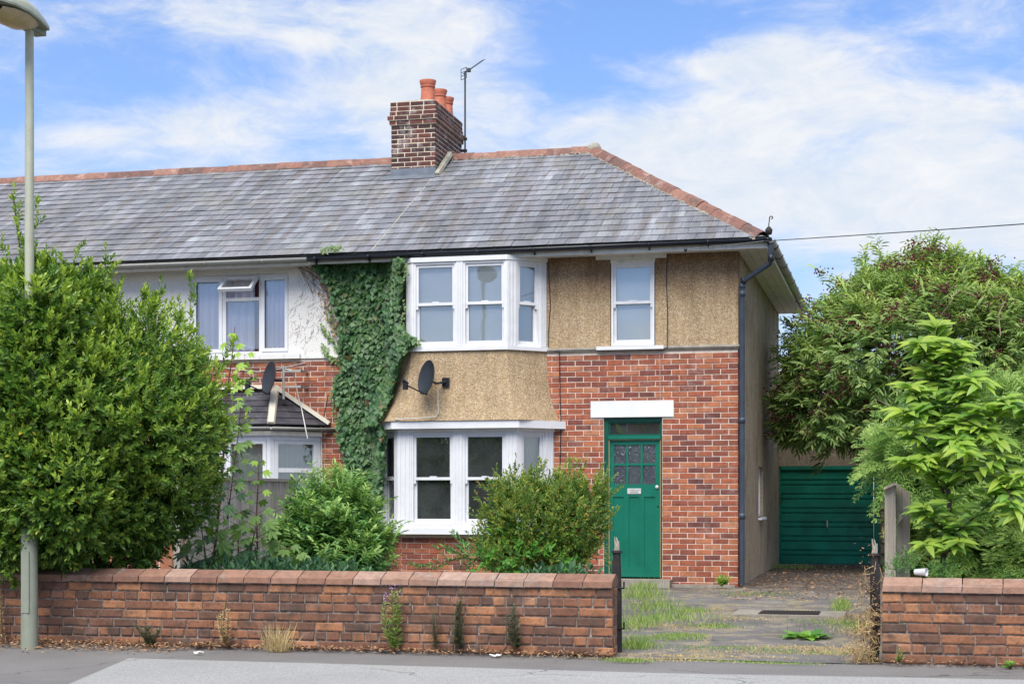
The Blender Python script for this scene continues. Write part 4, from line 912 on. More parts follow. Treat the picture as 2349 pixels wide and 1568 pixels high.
# lead and cement at the foot of the stack
lz = roofz(cy0) + .01
MB().box(cx0 - .01, cx1 + .01, cy0 - .012, cy0 - .003, lz - .02, lz + .13).build('lead_flashing', 'lead', chim)
la = Vector((0, cy0 - .16, roofz(cy0 - .16) + .022)); lb_ = Vector((0, cy0 - .008, lz + .012))
MB().prism([(cx0 - .14, la.y, la.z), (cx1 + .05, la.y, la.z), (cx1 + .03, lb_.y, lb_.z), (cx0 - .05, lb_.y, lb_.z)], (0, 0, .008)).build('lead_apron', 'lead', chim)
strip(Vector((cx1 + .05, cy0 - .06, roofz(cy0 - .06) + .015)), Vector((cx1 + .05, RY - .1, RZ + .05)), .05, .055, 'cement_fillet', chim, 'mortar_top')
# ------------------------------------------------------------------ television aerial
ax = at(1057, 270, 26.3); aer = thing('tv_aerial', (ax.x, ax.y, ctop - .4), 'thin metal television aerial on a mast clamped to the back of the chimney', 'aerial')
mz = at(1057, 165, 26.3).z
MB().tube([(cx1 + .06, 26.3, ctop - .55), (cx1 + .06, 26.3, mz)], .016, 8).build('mast', 'aerial', aer)
MB().box(cx1 - .0, cx1 + .09, 26.27, 26.33, ctop - .5, ctop - .46).box(cx1, cx1 + .09, 26.27, 26.33, ctop - .3, ctop - .26).build('bracket', 'iron', aer)
ma = Vector((cx1 + .06, 26.3, mz - .02)); bdir = Vector((.86, .45, .0)).normalized(); b0, b1 = ma - bdir * .02, ma + bdir * .62 + Vector((0, 0, .05))
b1 = at(1108, 138, 26.9); bdir = (b1 - ma).normalized(); MB().tube([ma - bdir * .06, b1], .009, 6).build('boom', 'aerial', aer)
el_d = Vector((.55, -.83, -.12)).normalized(); el_me = MB().tube([-el_d * .13, el_d * .13], .0045, 5).mesh('element', 'aerial')
for i in range(11): put('element', el_me, aer, Matrix.Translation(ma.lerp(b1, .18 + i * .081)))
rf = MB()
for z in (-.09, -.03, .03, .09):
    p = ma - bdir * .05 + Vector((0, 0, z)); rf.tube([p - el_d * .15, p + el_d * .15], .006, 5)
for sgn in (-.15, .15): rf.tube([ma - bdir * .05 + el_d * sgn + Vector((0, 0, -.09)), ma - bdir * .05 + el_d * sgn + Vector((0, 0, .09))], .006, 5)
rf.build('reflector', 'aerial', aer); MB().box(-.03, .03, -.03, .03, -.03, .03).build('junction_box', 'aerial', aer).matrix_basis = Matrix.Translation(ma.lerp(b1, .2))
# ------------------------------------------------------------------ satellite dishes
def dish(pos, wall, label, mastpts=None):
    pos = Vector(pos); t = thing('satellite_dish', wall, label, 'satellite dish', 'satellite dishes on the house fronts')
    nrm = Vector((-.68, -.71, .18)).normalized(); q = Vector((0, 0, 1)).rotation_difference(nrm)
    side = nrm.cross(Vector((0, 0, 1))).normalized(); upd = side.cross(nrm); prof = [(0, -.055), (.06, -.051), (.12, -.038), (.17, -.02), (.205, 0), (.212, .004), (.205, -.012), (.17, -.03), (.12, -.048), (.06, -.061), (0, -.064)]
    vs = []; n = 32
    for r, z in prof:
        for k in range(n): a = 2 * math.pi * k / n; vs.append(pos + side * r * 1.0 * math.cos(a) + upd * r * 1.16 * math.sin(a) + nrm * z)
    MB().add(vs, [(i * n + k, i * n + (k + 1) % n, (i + 1) * n + (k + 1) % n, (i + 1) * n + k) for i in range(len(prof) - 1) for k in range(n)]).build('reflector', 'dish', t, True)
    foot = pos - upd * .235 - nrm * .02; lnb = pos + nrm * .30 - upd * .17
    MB().tube([pos - nrm * .07, foot - nrm * .03, lnb], .011, 8).build('feed_arm', 'black', t)
    MB().tube([lnb - nrm * .03 + upd * .02, lnb + nrm * .055 + upd * .05], .026, 10).box(lnb.x - .03, lnb.x + .03, lnb.y - .03, lnb.y + .03, lnb.z - .07, lnb.z + .02).build('receiver', 'black', t, 'auto')
    back = pos - nrm * .06 - upd * .02
    return t, back
dp_ = at(984, 865, 21.15); sk = at(1022, 876, 21.40)
t, back = dish(at(977, 865, 21.12), sk, 'dark grey satellite dish on the tan pebbledash skirt of the end house bay')
MB().tube([back, Vector((back.x + .07, back.y + .07, back.z - .05)), Vector((sk.x, sk.y - .02, sk.z))], .016, 8).build('bracket', 'black', t)
MB().box(sk.x - .05, sk.x + .05, sk.y - .02, sk.y + .05, sk.z - .06, sk.z + .06).build('wall_plate', 'black', t)
pts = [(1004, 893, 21.33), (1004, 920, 21.32), (1005, 945, 21.29), (998, 955, 21.27), (965, 958, 21.25), (930, 960, 21.25), (905, 962, 21.3)]
MB().tube([at(*p) for p in pts], .007, 6).build('cable', 'white_cable', t)
wp = at(658, 868, GY - .05)
t, back = dish(at(616, 866, 21.45), wp, 'dark grey satellite dish on a pole beside the white roughcast house bay roof')
pm = at(650, 868, 21.62); MB().tube([at(650, 838, 21.62), at(650, 915, 21.62)], .018, 10).build('pole', 'greypipe', t)
MB().tube([back, Vector((pm.x - .02, pm.y - .03, back.z))], .018, 8).build('bracket', 'black', t)
bk = MB()
for v in (851, 887): a = at(650, v, 21.62); bk.box(a.x - .01, a.x + .27, a.y - .01, a.y + .02, a.z - .015, a.z + .015); bk.box(a.x + .24, a.x + .27, a.y, GY, a.z - .015, a.z + .015)
bk.build('wall_bracket', 'greypipe', t)
MB().tube([at(*p) for p in ((654, 846, 21.6), (668, 848, 21.62), (676, 868, 21.75), (683, 905, 21.8), (692, 940, 21.8), (700, 980, 21.2), (705, 1005, 21.2))], .008, 6).build('cable', 'white_cable', t)
# loose cables on the fronts
def cable(pts, mt, par, r=.006): return MB().tube([at(*p) for p in pts], r, 5).build('cable', mt, par)
fy = GY - .012
cable([(737, 972, fy), (738, 1040, fy), (738, 1150, fy)], 'white_cable', nb); cable([(752, 905, fy), (745, 940, fy), (738, 978, fy)], 'black', nb, .005)
cable([(485, 838, fy), (530, 846, fy), (590, 852, fy), (640, 846, fy), (700, 832, fy)], 'white_cable', nb, .005)
cable([(1257, 598, fy), (1262, 700, fy), (1258, 760, fy), (1258, 806, fy), (1285, 806, fy - .03), (1340, 808, fy - .03), (1440, 806, fy - .03), (1523, 803, fy - .03), (1530, 796, fy - .04), (1531, 720, fy), (1528, 640, fy), (1530, 582, fy)], 'black', house)
cable([(1283, 808, fy), (1284, 900, fy), (1286, 980, fy), (1284, 1070, fy), (1284, 1150, fy)], 'black', house, .007)
cable([(1513, 806, fy), (1514, 918, fy)], 'white_cable', house, .003)
wire = thing('telephone_wire', at(1640, 560, 21.4), 'thin overhead telephone wire running from the eaves corner towards the right', 'wire')
pa, pb = at(1572, 573, 21.38), Vector((9.5, 30, 9.2)); q1, q2 = at(1752, 553, 21.36), at(2349, 510, 16.5); ext = q2 + (q2 - q1) * 1.2
wpts = [pa] + [q1.lerp(ext, k / 20) - Vector((0, 0, .015 * math.sin(k / 20 * math.pi))) for k in range(21)]
MB().tube(wpts, .006, 5).build('cable', 'aerial', wire); MB().lathe([(0, -.03), (.018, -.02), (.022, 0), (.018, .02), (0, .03)], pa, 10).build('insulator', 'black', wire, True)
# ------------------------------------------------------------------ garage at the end of the drive
gar = thing('garage', (-1.2, 29.3, 0), 'flat-roofed garage with a ribbed green up-and-over door at the end of the drive', 'garage')
gy = 29.62; g0, g1 = at(1787, 1200, gy).x - .02, at(2016, 1200, gy).x; gz = at(1900, 1068, gy).z
MB().box(g0 - .8, g0, gy + .02, gy + .25, 0, gz).box(g1 + .001, g1 + .25, gy + .01, gy + .25, 0, gz).box(g0 - .8, g1 + 1.6, gy + .0, gy + .25, gz + .001, gz + .44).box(g0 - .8, g1 + 1.6, gy + .25, gy + 5, gz + .2, gz + .43).box(g1 + .25, g1 + 1.6, gy + .01, gy + .25, 0, gz).build('wall', 'garagewall', gar)
MB().box(g0 - .85, g1 + 1.65, gy - .06, gy + 5, gz + .441, gz + .53).build('roof', 'conc', gar)
gf = MB(); gf.box(g0 + .001, g0 + .05, gy + .03, gy + .1, 0, gz - .001); gf.box(g1 - .09, g1, gy + .0, gy + .1, 0, gz - .001); gf.box(g0 + .05, g1 - .09, gy + .0, gy + .1, gz - .06, gz - .001); gf.build('door_frame', 'garage', gar)
gd = MB().box(g0 + .05, g1 - .1, gy + .075, gy + .09, .02, gz - .06).build('garage_door', 'garage', gar); dh = gz - .08 - .02; z = .02; k = 0; rr_ = []
while z < gz - .12:
    h = .155 if k % 2 == 0 else .078
    if z + h > gz - .07: h = gz - .07 - z
    rr_.append((z, h)); z += h + .012; k += 1
for z, h in rr_:
    mb = MB(); y_ = gy + .05; a, b = g0 + .055, g1 - .105
    mb.prism([(a, y_ + .024, z), (a, y_, z + .012), (a, y_, z + h - .012), (a, y_ + .024, z + h)], (b - a, 0, 0)); mb.build('rib', 'garage', gd)
hx = at(1897, 1200, gy).x; MB().tube([(hx, gy + .05, at(1897, 1210, gy).z), (hx, gy + .0, at(1897, 1207, gy).z), (hx, gy - .015, at(1897, 1193, gy).z)], .016, 8).build('handle', 'metal', gd)
qz = 0
rq = random.Random(4)
for i in range(10):                                      # rock-faced quoins of the right hand pier
    mb = MB(); a, b = g1 + .012, g1 + .20; z0, z1 = i * .2 + .006, i * .2 + .194; y_ = gy - .04 - rq.uniform(0, .02); c = .02
    mb.add([(a, gy + .01, z0), (b, gy + .01, z0), (b, gy + .01, z1), (a, gy + .01, z1), (a + c, y_, z0 + c), (b - c, y_ - rq.uniform(-.01, .01), z0 + c), (b - c, y_, z1 - c), (a + c, y_ + .008, z1 - c)], [(0, 1, 5, 4), (1, 2, 6, 5), (2, 3, 7, 6), (3, 0, 4, 7), (4, 5, 6, 7)])
    mb.build('stone', 'stone', gar)
for i in range(24):                                      # stone edge of the house's far corner
    pass
# ------------------------------------------------------------------ brick garden walls on the pavement
FY = 12.1
def garden_wall(x0, x1, label, seed, cw, phase, copx):
    t = thing('garden_wall', ((x0 + x1) / 2, FY, 0), label, 'garden wall')
    MB().box(x0 + .004, x1 - .004, FY + .009, FY + .215, -.01, .535).build('core', 'mortar_garden', t)
    b = layout(x0, x1, .015, .54, headers=(1, 5), phase=phase, seed=seed, wander=.09, joint=.012)
    b = [(p, q, a, c) for p, q, a, c in b]
    lay_bricks(t, b, (0, FY, 0), (1, 0, 0), 'brick_garden', seed, 300, lambda B: (lambda i: -min(B[i][0], 10) if x0 < -4 else B[i][0]), dp=.06, out=.003)
    for xe, ud in ((x1, (0, 1, 0)), (x0, (0, -1, 0))):
        bb = layout(.062, .2, .015, .54, seed=seed + 3)
        lay_bricks(t, bb, (xe - (.002 if ud[1] > 0 else -.002), FY if ud[1] > 0 else FY + .26, 0), ud, 'brick_garden', seed + 2, 0, dp=.03, stuffname='end_brickwork')
    bb = layout(x0, x1, .015, .54, seed=seed + 9); lay_bricks(t, bb, (0, FY + .222, 0), (-1, 0, 0), 'brick_garden', seed, 0, dp=.03, stuffname='rear_brickwork') if False else None
    xs = copx; rr = random.Random(seed); shared = []
    for v in range(5):
        L = cw - .008; hb, ht = -.028, .235; pf = [(hb, 0), (hb, .044), (hb + .003, .049), (.090, .098), (.100, .101), (.11, .101), (.12, .098), (ht, .05), (ht + .004, .044), (ht + .004, 0)]; q = rr.uniform(-.003, .003)
        mb = MB(); vs = []
        for x, s_ in ((0, .992), (.003, 1), (L - .003, 1), (L, .992)): vs += [(x + (z * .12), y * s_ + (q if x > .1 else 0), z * s_) for y, z in pf]
        n = len(pf); fs = [(i * n + j, i * n + (j + 1) % n, (i + 1) * n + (j + 1) % n, (i + 1) * n + j)[::-1] for i in range(3) for j in range(n)] + [tuple(range(n)), tuple(range(3 * n, 4 * n))[::-1]]
        me = mb.add(vs, fs).mesh('coping_brick', 'coping'); shared.append(me)
    MB().box(x0 + .01, x1 - .01, FY - .01, FY + .22, .535, .60).build('coping_mortar', 'mortar_garden', t)
    x = xs
    while x + cw < x1 + .02:
        if x > x0 - cw: put('coping_brick', shared[rr.randrange(5)], t, Matrix.Translation((x, FY + rr.uniform(-.003, .004), .545 + rr.uniform(-.002, .002))) @ Matrix.Rotation(rr.uniform(-.006, .006), 4, 'Y') @ Matrix.Rotation(rr.uniform(-.008, .008), 4, 'Z'))
        x += cw
    return t
xl1 = at(1405, 1400, FY).x; xr0 = at(2023, 1400, FY).x
nc = 24; cw_l = .2335
garden_wall(-9.2, xl1, 'long low brick wall with sloped clay coping running left from the gateway past the lamp post', 21, cw_l, .03, xl1 - 30 * cw_l + .004)
garden_wall(xr0, 2.7, 'short low brick wall with sloped clay coping to the right of the driveway', 22, .285, xr0 + .06, xr0 - .001)
# iron gate posts
def gate_post(p, lean, label, side):
    t = thing('gate_post', p, label, 'gate post', 'rusty iron gate posts at the driveway'); p = Vector(p)
    MB().tube([p + Vector((0, 0, -.02)), p + Vector((lean * .3, 0, .5)), p + Vector((lean, 0, .80))], [.034, .033, .031], 8).build('post', 'iron', t, 'auto')
    MB().lathe([(.0, .02), (.042, .016), (.044, 0), (.030, -.01)], p + Vector((lean, 0, .80)), 10).build('cap', 'iron', t)
    bf = MB(); rf_ = random.Random(side)
    for i in range(5): q = p + Vector((lean + rf_.uniform(-.016, .016), rf_.uniform(-.012, .012), .80)); bf.tube([q, q + Vector((rf_.uniform(-.008, .008), 0, .05)), q + Vector((rf_.uniform(-.014, .014), 0, rf_.uniform(.09, .165)))], [.011, .009, .004], 5)
    bf.build('broken_finial', 'wood', t)
    MB().box(p.x - .022 - .02 * side, p.x + .022 - .02 * side, p.y - .03, p.y + .01, .12, .74).build('hinge_strap', 'iron', t)
    for z in (.2, .52): MB().tube([(p.x, p.y - .03, z), (p.x + .055 * side, p.y - .04, z), (p.x + .055 * side, p.y - .04, z + .05)], .009, 6).build('hinge_pin', 'iron', t)
gate_post(atg(1417, 1497), -.01, 'rusty black iron gate post at the right end of the long wall', 1)
gate_post(Vector((atg(2007, 1508).x, 12.35, 0)), .0, 'rusty black iron gate post tangled in dead vine beside the short right wall', -1)
# ------------------------------------------------------------------ street lamp
lp = atg(67, 1487.5)
lamp = thing('street_lamp', lp, 'tall grey-green street lamp standing on the pavement in front of the hedge', 'street lamp')
MB().tube([lp, lp + Vector((0, 0, .35)), lp + Vector((0, 0, .95)), lp + Vector((0, 0, 1.05))], [.070, .067, .066, .045], 20).build('base_section', 'lamp_base', lamp, 'auto')
MB().tube([lp + Vector((0, 0, 1.04)), lp + Vector((0, 0, 3.0)), lp + Vector((0, 0, 5.06))], [.044, .038, .0345], 18).build('column', 'lamp_grey', lamp, 'auto')
MB().box(lp.x - .035, lp.x + .035, lp.y - .0715, lp.y - .06, .30, .80).build('access_door', 'lamp_base', lamp)
hz = at(67, 62, lp.y).z; hc = Vector((lp.x + .0, lp.y, hz)); n = 16; vs, fs = [], []
secs = [(.20, .05, .03, .01), (.17, .085, .055, .0), (.05, .12, .10, -.005), (-.12, .155, .13, .0), (-.30, .17, .135, .01), (-.46, .14, .11, .02), (-.56, .075, .07, .03), (-.59, .02, .03, .04)]
for yy, w_, h_, z_ in secs:
    for k in range(n + 1): a = math.pi * k / n; vs.append(hc + Vector((w_ * math.cos(a), yy, z_ + .03 + h_ * math.sin(a) ** .8)))
fs = [(i * (n + 1) + k, i * (n + 1) + k + 1, (i + 1) * (n + 1) + k + 1, (i + 1) * (n + 1) + k) for i in range(len(secs) - 1) for k in range(n)]
fs += [tuple(range(n + 1)), tuple(range((len(secs) - 1) * (n + 1), len(secs) * (n + 1)))[::-1]]
MB().add(vs, fs).build('canopy', 'lamp_grey', lamp, 'auto')
vs = []
for yy, w_, h_, z_ in secs: vs += [hc + Vector((w_ * 1.01, yy, z_ + .03)), hc + Vector((w_ * 1.01, yy, z_ + .012)), hc + Vector((-w_ * 1.01, yy, z_ + .012)), hc + Vector((-w_ * 1.01, yy, z_ + .03))]
MB().add(vs, [(i * 4 + k, i * 4 + (k + 1) % 4, i * 4 + 4 + (k + 1) % 4, i * 4 + 4 + k) for i in range(len(secs) - 1) for k in range(4)]).build('canopy_rim', 'lamp_base', lamp)
vs = []; bs_ = [(.02, .05, .02), (-.02, .10, .05), (-.15, .135, .085), (-.30, .145, .09), (-.42, .12, .07), (-.5, .06, .03)]
for yy, w_, h_ in bs_:
    for k in range(n + 1): a = math.pi * k / n; vs.append(hc + Vector((w_ * math.cos(a), yy, .018 - h_ * math.sin(a))))
MB().add(vs, [(i * (n + 1) + k, (i + 1) * (n + 1) + k, (i + 1) * (n + 1) + k + 1, i * (n + 1) + k + 1) for i in range(len(bs_) - 1) for k in range(n)]).build('bowl', 'bowl', lamp, True)
MB().box(hc.x - .05, hc.x + .05, hc.y - .06, hc.y + .18, hc.z - .03, hc.z + .035).build('spigot_clamp', 'lamp_base', lamp)
# ------------------------------------------------------------------ fences
fX = at(660, 1200, 20.4).x
fen = thing('fence', (fX, 19, 0), 'grey close-boarded fence panel dividing the two front gardens', 'fence')
ftop = 1.49
for i in range(34):
    y = 17.2 + i * .102; MB().box(fX - .011 - .006 * (i % 2), fX + .011 - .006 * (i % 2), y, y + .108, .05, ftop - .04).build('board', 'fence_wood', fen)
MB().box(fX - .03, fX + .035, 17.15, 20.75, ftop - .04, ftop).build('cap_rail', 'fence_wood', fen)
for y in (17.12, 18.95, 20.72): MB().box(fX - .10, fX - .02, y - .04, y + .04, 0, ftop - .05).build('post', 'fence_wood', fen)
rp = at(2055, 1200, 13.3)
fp = thing('fence', (rp.x, 13.4, 0), 'weathered wooden fence end of two tall boards standing behind the short brick wall', 'fence')
def board(u0, u1, y, vt0, vt1, nm, th=.045, tipv=None):
    a0, a1 = at(u0, vt0, y), at(u1, vt1, y); P = [(a0.x, y, 0), (a1.x, y, 0), (a1.x, y, a1.z)]
    if tipv: q = at((u0 + u1) / 2, tipv, y); P.append((q.x, y, q.z))
    P.append((a0.x, y, a0.z)); return MB().prism(P, (0, th, 0)).build(nm, 'wood', fp)
board(2029, 2054, 13.20, 1118, 1112, 'post', .12); board(2056, 2087, 13.55, 1113, 1128, 'board', .03, None)
a, b = at(2030, 1116, 13.15), at(2062, 1110, 13.15)
MB().prism([(a.x - .012, 13.14, a.z - .005), (b.x - .035, 13.14, a.z + .035), (b.x + .012, 13.14, b.z - .01), (b.x + .01, 13.14, b.z - .025), (b.x - .035, 13.14, a.z + .015), (a.x - .012, 13.14, a.z - .025)], (0, .36, 0)).build('post_cap', 'wood', fp)
for v in (1186, 1275): 
    q = at(2056, v, 13.34); MB().prism([(q.x, 13.32, q.z + .06), (q.x + .05, 13.32, q.z), (q.x, 13.32, q.z - .07)], (0, .22, 0)).build('rail', 'wood', fp)
MB().box(at(2046, 1140, 13.2).x, at(2053, 1140, 13.2).x, 13.18, 13.198, 1.17, 1.30).build('bracket', 'metal', fp) if False else None
for i in range(6): MB().box(rp.x + .02, rp.x + .045, 13.75 + i * 1.5, 15.2 + i * 1.5, .05, 1.25).build('panel', 'wood', fp)
# ------------------------------------------------------------------ manhole
mc = atg(1822, 1412)
man = thing('manhole_cover', mc, 'rectangular cast iron inspection cover in a worn concrete surround on the driveway', 'manhole cover')
MB().box(mc.x - .62, mc.x + .52, mc.y - .38, mc.y + .42, .0, .032).build('surround', 'conc', man)
MB().box(mc.x - .36, mc.x + .26, mc.y - .24, mc.y + .28, .02, .036).build('frame', 'iron', man)
cvm = MB()
for i in range(18):
    for j in range(12):
        x, y = mc.x - .335 + i * .033, mc.y - .215 + j * .04; cvm.box(x, x + .02, y, y + .026, .036, .042)
MB().box(mc.x - .345, mc.x + .245, mc.y - .225, mc.y + .265, .0362, .038).build('cover', 'iron', man)
cvm.build('tread_studs', 'iron', man, kind='stuff')
# cup and litter
cp = at(2113, 1313, FY + .1); cup = thing('cup', (cp.x, FY + .11, .655), 'crumpled translucent plastic cup lying on the short right wall', 'cup')
MAT['clear'] = simple('cloudy_plastic', (.62, .64, .66), .25, .05)
MB().lathe([(.022, -.05), (.030, .04), (.032, .042), (.029, .04), (.021, -.048), (0, -.048)], (cp.x, FY + .11, .655 + .031), 14, (.9, -.4, .02)).build('cup_wall', 'clear', cup, True)
def scrap(u, v, label, s, seed):
    p = atg(u, v); r = random.Random(seed); n = 5; V = [(p.x + (i - 2) * s * .5 + r.uniform(-.01, .01), p.y + (j - 2) * s * .3 + r.uniform(-.01, .01), .012 + r.uniform(0, .022)) for j in range(n) for i in range(n)]
    o = MB().add(V, [(j * n + i, j * n + i + 1, (j + 1) * n + i + 1, (j + 1) * n + i) for j in range(n - 1) for i in range(n - 1)]).build('litter_scrap', 'paper'); tag(o, label, 'litter')
scrap(1137, 1508, 'pale crumpled plastic scrap on the pavement under the wall, nearer the gateway', .045, 1)
scrap(878, 1497, 'small pale scrap of litter on the pavement left of the tall wall weeds', .03, 2)
scrap(455, 1512 - 10, 'crumpled pinkish-white wrapper among the fallen leaves near the lamp post', .03, 3)
# ------------------------------------------------------------------ vegetation
def lobe(u, v, Y, ru, rv, ry):
    """ellipsoid seen at photo position u, v with half sizes ru, rv in photo pixels and depth half size ry in metres"""
    c = at(u, v, Y); d = -c.x * st + c.y * ct; k = d / F
    return (c.x, c.y, c.z, ru * k, ry, rv * k)
# big evergreen shrub
LS = [lobe(240, 990, 12.75, 232, 250, 1.0), lobe(50, 900, 12.6, 190, 270, 1.0), lobe(-120, 950, 12.8, 240, 320, 1.1), lobe(120, 745, 12.8, 130, 100, .7), lobe(40, 700, 12.8, 80, 80, .6),
      lobe(275, 850, 12.8, 92, 85, .6), lobe(190, 1150, 12.5, 180, 140, .75), lobe(50, 1180, 12.35, 140, 135, .75), lobe(360, 1090, 12.95, 100, 165, .7), lobe(410, 970, 13.0, 75, 110, .6), lobe(370, 895, 12.9, 62, 62, .5), lobe(190, 680, 12.9, 42, 50, .3), lobe(75, 960, 11.95, 120, 290, .48), lobe(95, 760, 12.0, 90, 130, .42), lobe(140, 1130, 11.95, 120, 140, .42)]
shr = thing('evergreen_shrub', (-7.3, 12.8, 0), 'large glossy evergreen shrub overhanging the wall and hiding the middle of the lamp post', 'shrub')
rng = np.random.default_rng(5)
sh_p, sh_d = [], []
for (u, v, u2, v2, k) in ((60, 600, 30, 450, 14), (65, 640, 85, 470, 12), (445, 780, 440, 640, 9), (330, 760, 365, 665, 7), (240, 640, 245, 590, 5), (170, 640, 180, 575, 5), (95, 640, 100, 590, 5), (395, 830, 410, 700, 6), (495, 860, 530, 800, 7), (470, 900, 545, 880, 6), (20, 620, 5, 560, 5), (520, 1000, 555, 975, 5)):
    a, b = at(u, v, 12.7), at(u2, v2, 12.75)
    for i in range(k): p = a.lerp(b, i / (k - 1) * .95); sh_p.append(p + Vector(rng.normal(0, .012, 3))); sh_d.append((b - a).normalized() + Vector(rng.normal(0, .25, 3)))
foliage('crown', LS, shr, 'leaf_shrub', 11, twigs=15000, per=11, length=.052, width=.036, twig=.11, inner=.74, up=.45, young=1.0, rough=.2, sprouts=280, sprout_len=.15, shoots=(np.array(sh_p), np.array(sh_d)),
        clip=lambda P: ~((P[:, 1] > 12.05) & (P[:, 2] < .62)) & ~((np.hypot(P[:, 0] - lp.x, P[:, 1] - lp.y) < .07)))
foliage('inner_leaves', [(a, b, c, d * .8, e * .8, f * .8) for a, b, c, d, e, f in LS], shr, 'leaf_shrub', 17, twigs=6000, per=8, length=.085, width=.055, twig=.12, inner=.75, up=.3, young=0, rough=.05, clip=lambda P: P[:, 2] > .62)
branches('branches', (-7.3, 12.9, .2), [at(*p) for p in ((60, 600, 12.8), (440, 760, 12.9), (300, 760, 12.8), (150, 700, 12.8), (30, 450, 12.75), (490, 900, 13), (520, 1010, 13), (60, 800, 12.2))], shr, 'bark', .03, 3)
def sprig(a, b, n=3): pass
# bushes in the garden
b1 = thing('bush', at(765, 1320, 15.6).to_tuple()[:2] + (0,), 'pale green leafy bush under the ivy, left of the bay window', 'bush')
LB = [lobe(765, 1235, 15.8, 72, 80, .5), lobe(735, 1195, 15.7, 50, 52, .4), lobe(780, 1180, 15.9, 38, 38, .35), lobe(815, 1250, 15.7, 38, 50, .4), lobe(700, 1250, 15.6, 32, 65, .4), lobe(760, 1295, 15.6, 100, 40, .5), lobe(845, 1255, 15.7, 20, 18, .2)]
foliage('crown', LB, b1, 'leaf_rose', 12, twigs=1700, per=9, length=.078, width=.042, twig=.16, inner=.6, up=.35, spread=1.1, young=.9, rough=.3, mode='pinnate', droop=.5, sprouts=110, sprout_len=.24, clip=lambda P: P[:, 2] > .1)
branches('stems', at(765, 1320, 15.8).to_tuple()[:2] + (.0,), [at(*p) for p in ((720, 1090, 15.7), (800, 1090, 15.8), (850, 1190, 15.7), (690, 1190, 15.6))], b1, 'stem', .015, 4)
b2 = thing('bush', at(1240, 1320, 15.5).to_tuple()[:2] + (0,), 'mixed small-leaved bush with yellow and reddish tips between the bay window and the green door', 'bush')
LB = [lobe(1235, 1220, 15.6, 92, 88, .55), lobe(1175, 1190, 15.5, 40, 48, .35), lobe(1205, 1145, 15.6, 34, 36, .3), lobe(1305, 1155, 15.6, 32, 48, .3), lobe(1320, 1210, 15.5, 48, 68, .4), lobe(1258, 1150, 15.7, 30, 30, .3), lobe(1235, 1285, 15.4, 120, 42, .5), lobe(1140, 1262, 15.5, 30, 44, .3), lobe(1352, 1165, 15.5, 18, 32, .2)]
SP, SD = [], []
for (u, v, u2, v2, k) in ((1305, 1095, 1310, 1058, 6), (1365, 1130, 1388, 1085, 6), (1370, 1180, 1400, 1160, 5), (1185, 1100, 1182, 1065, 5), (1235, 1110, 1248, 1075, 5), (1115, 1200, 1092, 1180, 4)):
    a, b = at(u, v, 15.5), at(u2, v2, 15.5)
    for i in range(k): SP.append(a.lerp(b, i / k)); SD.append((b - a).normalized() + Vector(rng.normal(0, .2, 3)))
foliage('crown', LB, b2, 'leaf_privet', 13, twigs=3900, per=11, length=.036, width=.026, twig=.11, inner=.62, up=.3, young=.6, rough=.3, sprouts=240, sprout_len=.24, shoots=(np.array(SP), np.array(SD)), clip=lambda P: P[:, 2] > .1)
foliage('low_leaves', [lobe(1170, 1270, 15.1, 60, 45, .2), lobe(1240, 1295, 15.0, 80, 30, .2)], b2, 'leaf_dock', 14, twigs=120, per=7, length=.075, width=.045, twig=.12, inner=.5, up=.2, young=.1)
branches('stems', at(1240, 1320, 15.6).to_tuple()[:2] + (.0,), [at(*p) for p in ((1200, 1080, 15.6), (1310, 1060, 15.6), (1380, 1130, 15.5), (1140, 1180, 15.5), (1260, 1080, 15.6))], b2, 'stem', .014, 5)
b3 = thing('low_branch', at(1090, 1290, 15.2), 'dark green leafy branch reaching left in front of the brickwork below the bay window', 'branch')
SP, SD = [], []
for (p, q, k) in (((1125, 1275), (955, 1300), 26), ((1110, 1260), (1040, 1235), 12), ((1120, 1290), (1060, 1265), 12), ((1100, 1280), (1010, 1262), 14)):
    a, b = at(*p, 15.25), at(*q, 15.1)
    for i in range(k): SP.append(a.lerp(b, i / k)); SD.append((b - a).normalized() + Vector(rng.normal(0, .5, 3)))
foliage('leaves', [lobe(1090, 1275, 15.2, 30, 22, .2)], b3, 'leaf_rose', 15, twigs=25, per=7, length=.055, width=.024, twig=.10, inner=.4, up=.1, young=.0, mode='pinnate', shoots=(np.array(SP), np.array(SD)))
MB().tube([at(1130, 1290, 15.3), at(1060, 1278, 15.25), at(960, 1300, 15.1)], [.01, .007, .003], 5).build('stem', 'stem', b3)
gc = thing('ground_cover', (-5.5, 14.2, 0), 'dark leafy ground cover just behind the long brick wall', 'undergrowth')
foliage('leaves', [lobe(560, 1335, 13.4, 150, 26, .5), lobe(740, 1335, 13.6, 120, 20, .5), lobe(1290, 1335, 13.4, 100, 10, .4)], gc, 'leaf_sycamore', 16, twigs=420, per=6, length=.075, width=.055, twig=.10, inner=.4, up=.8, young=.1)
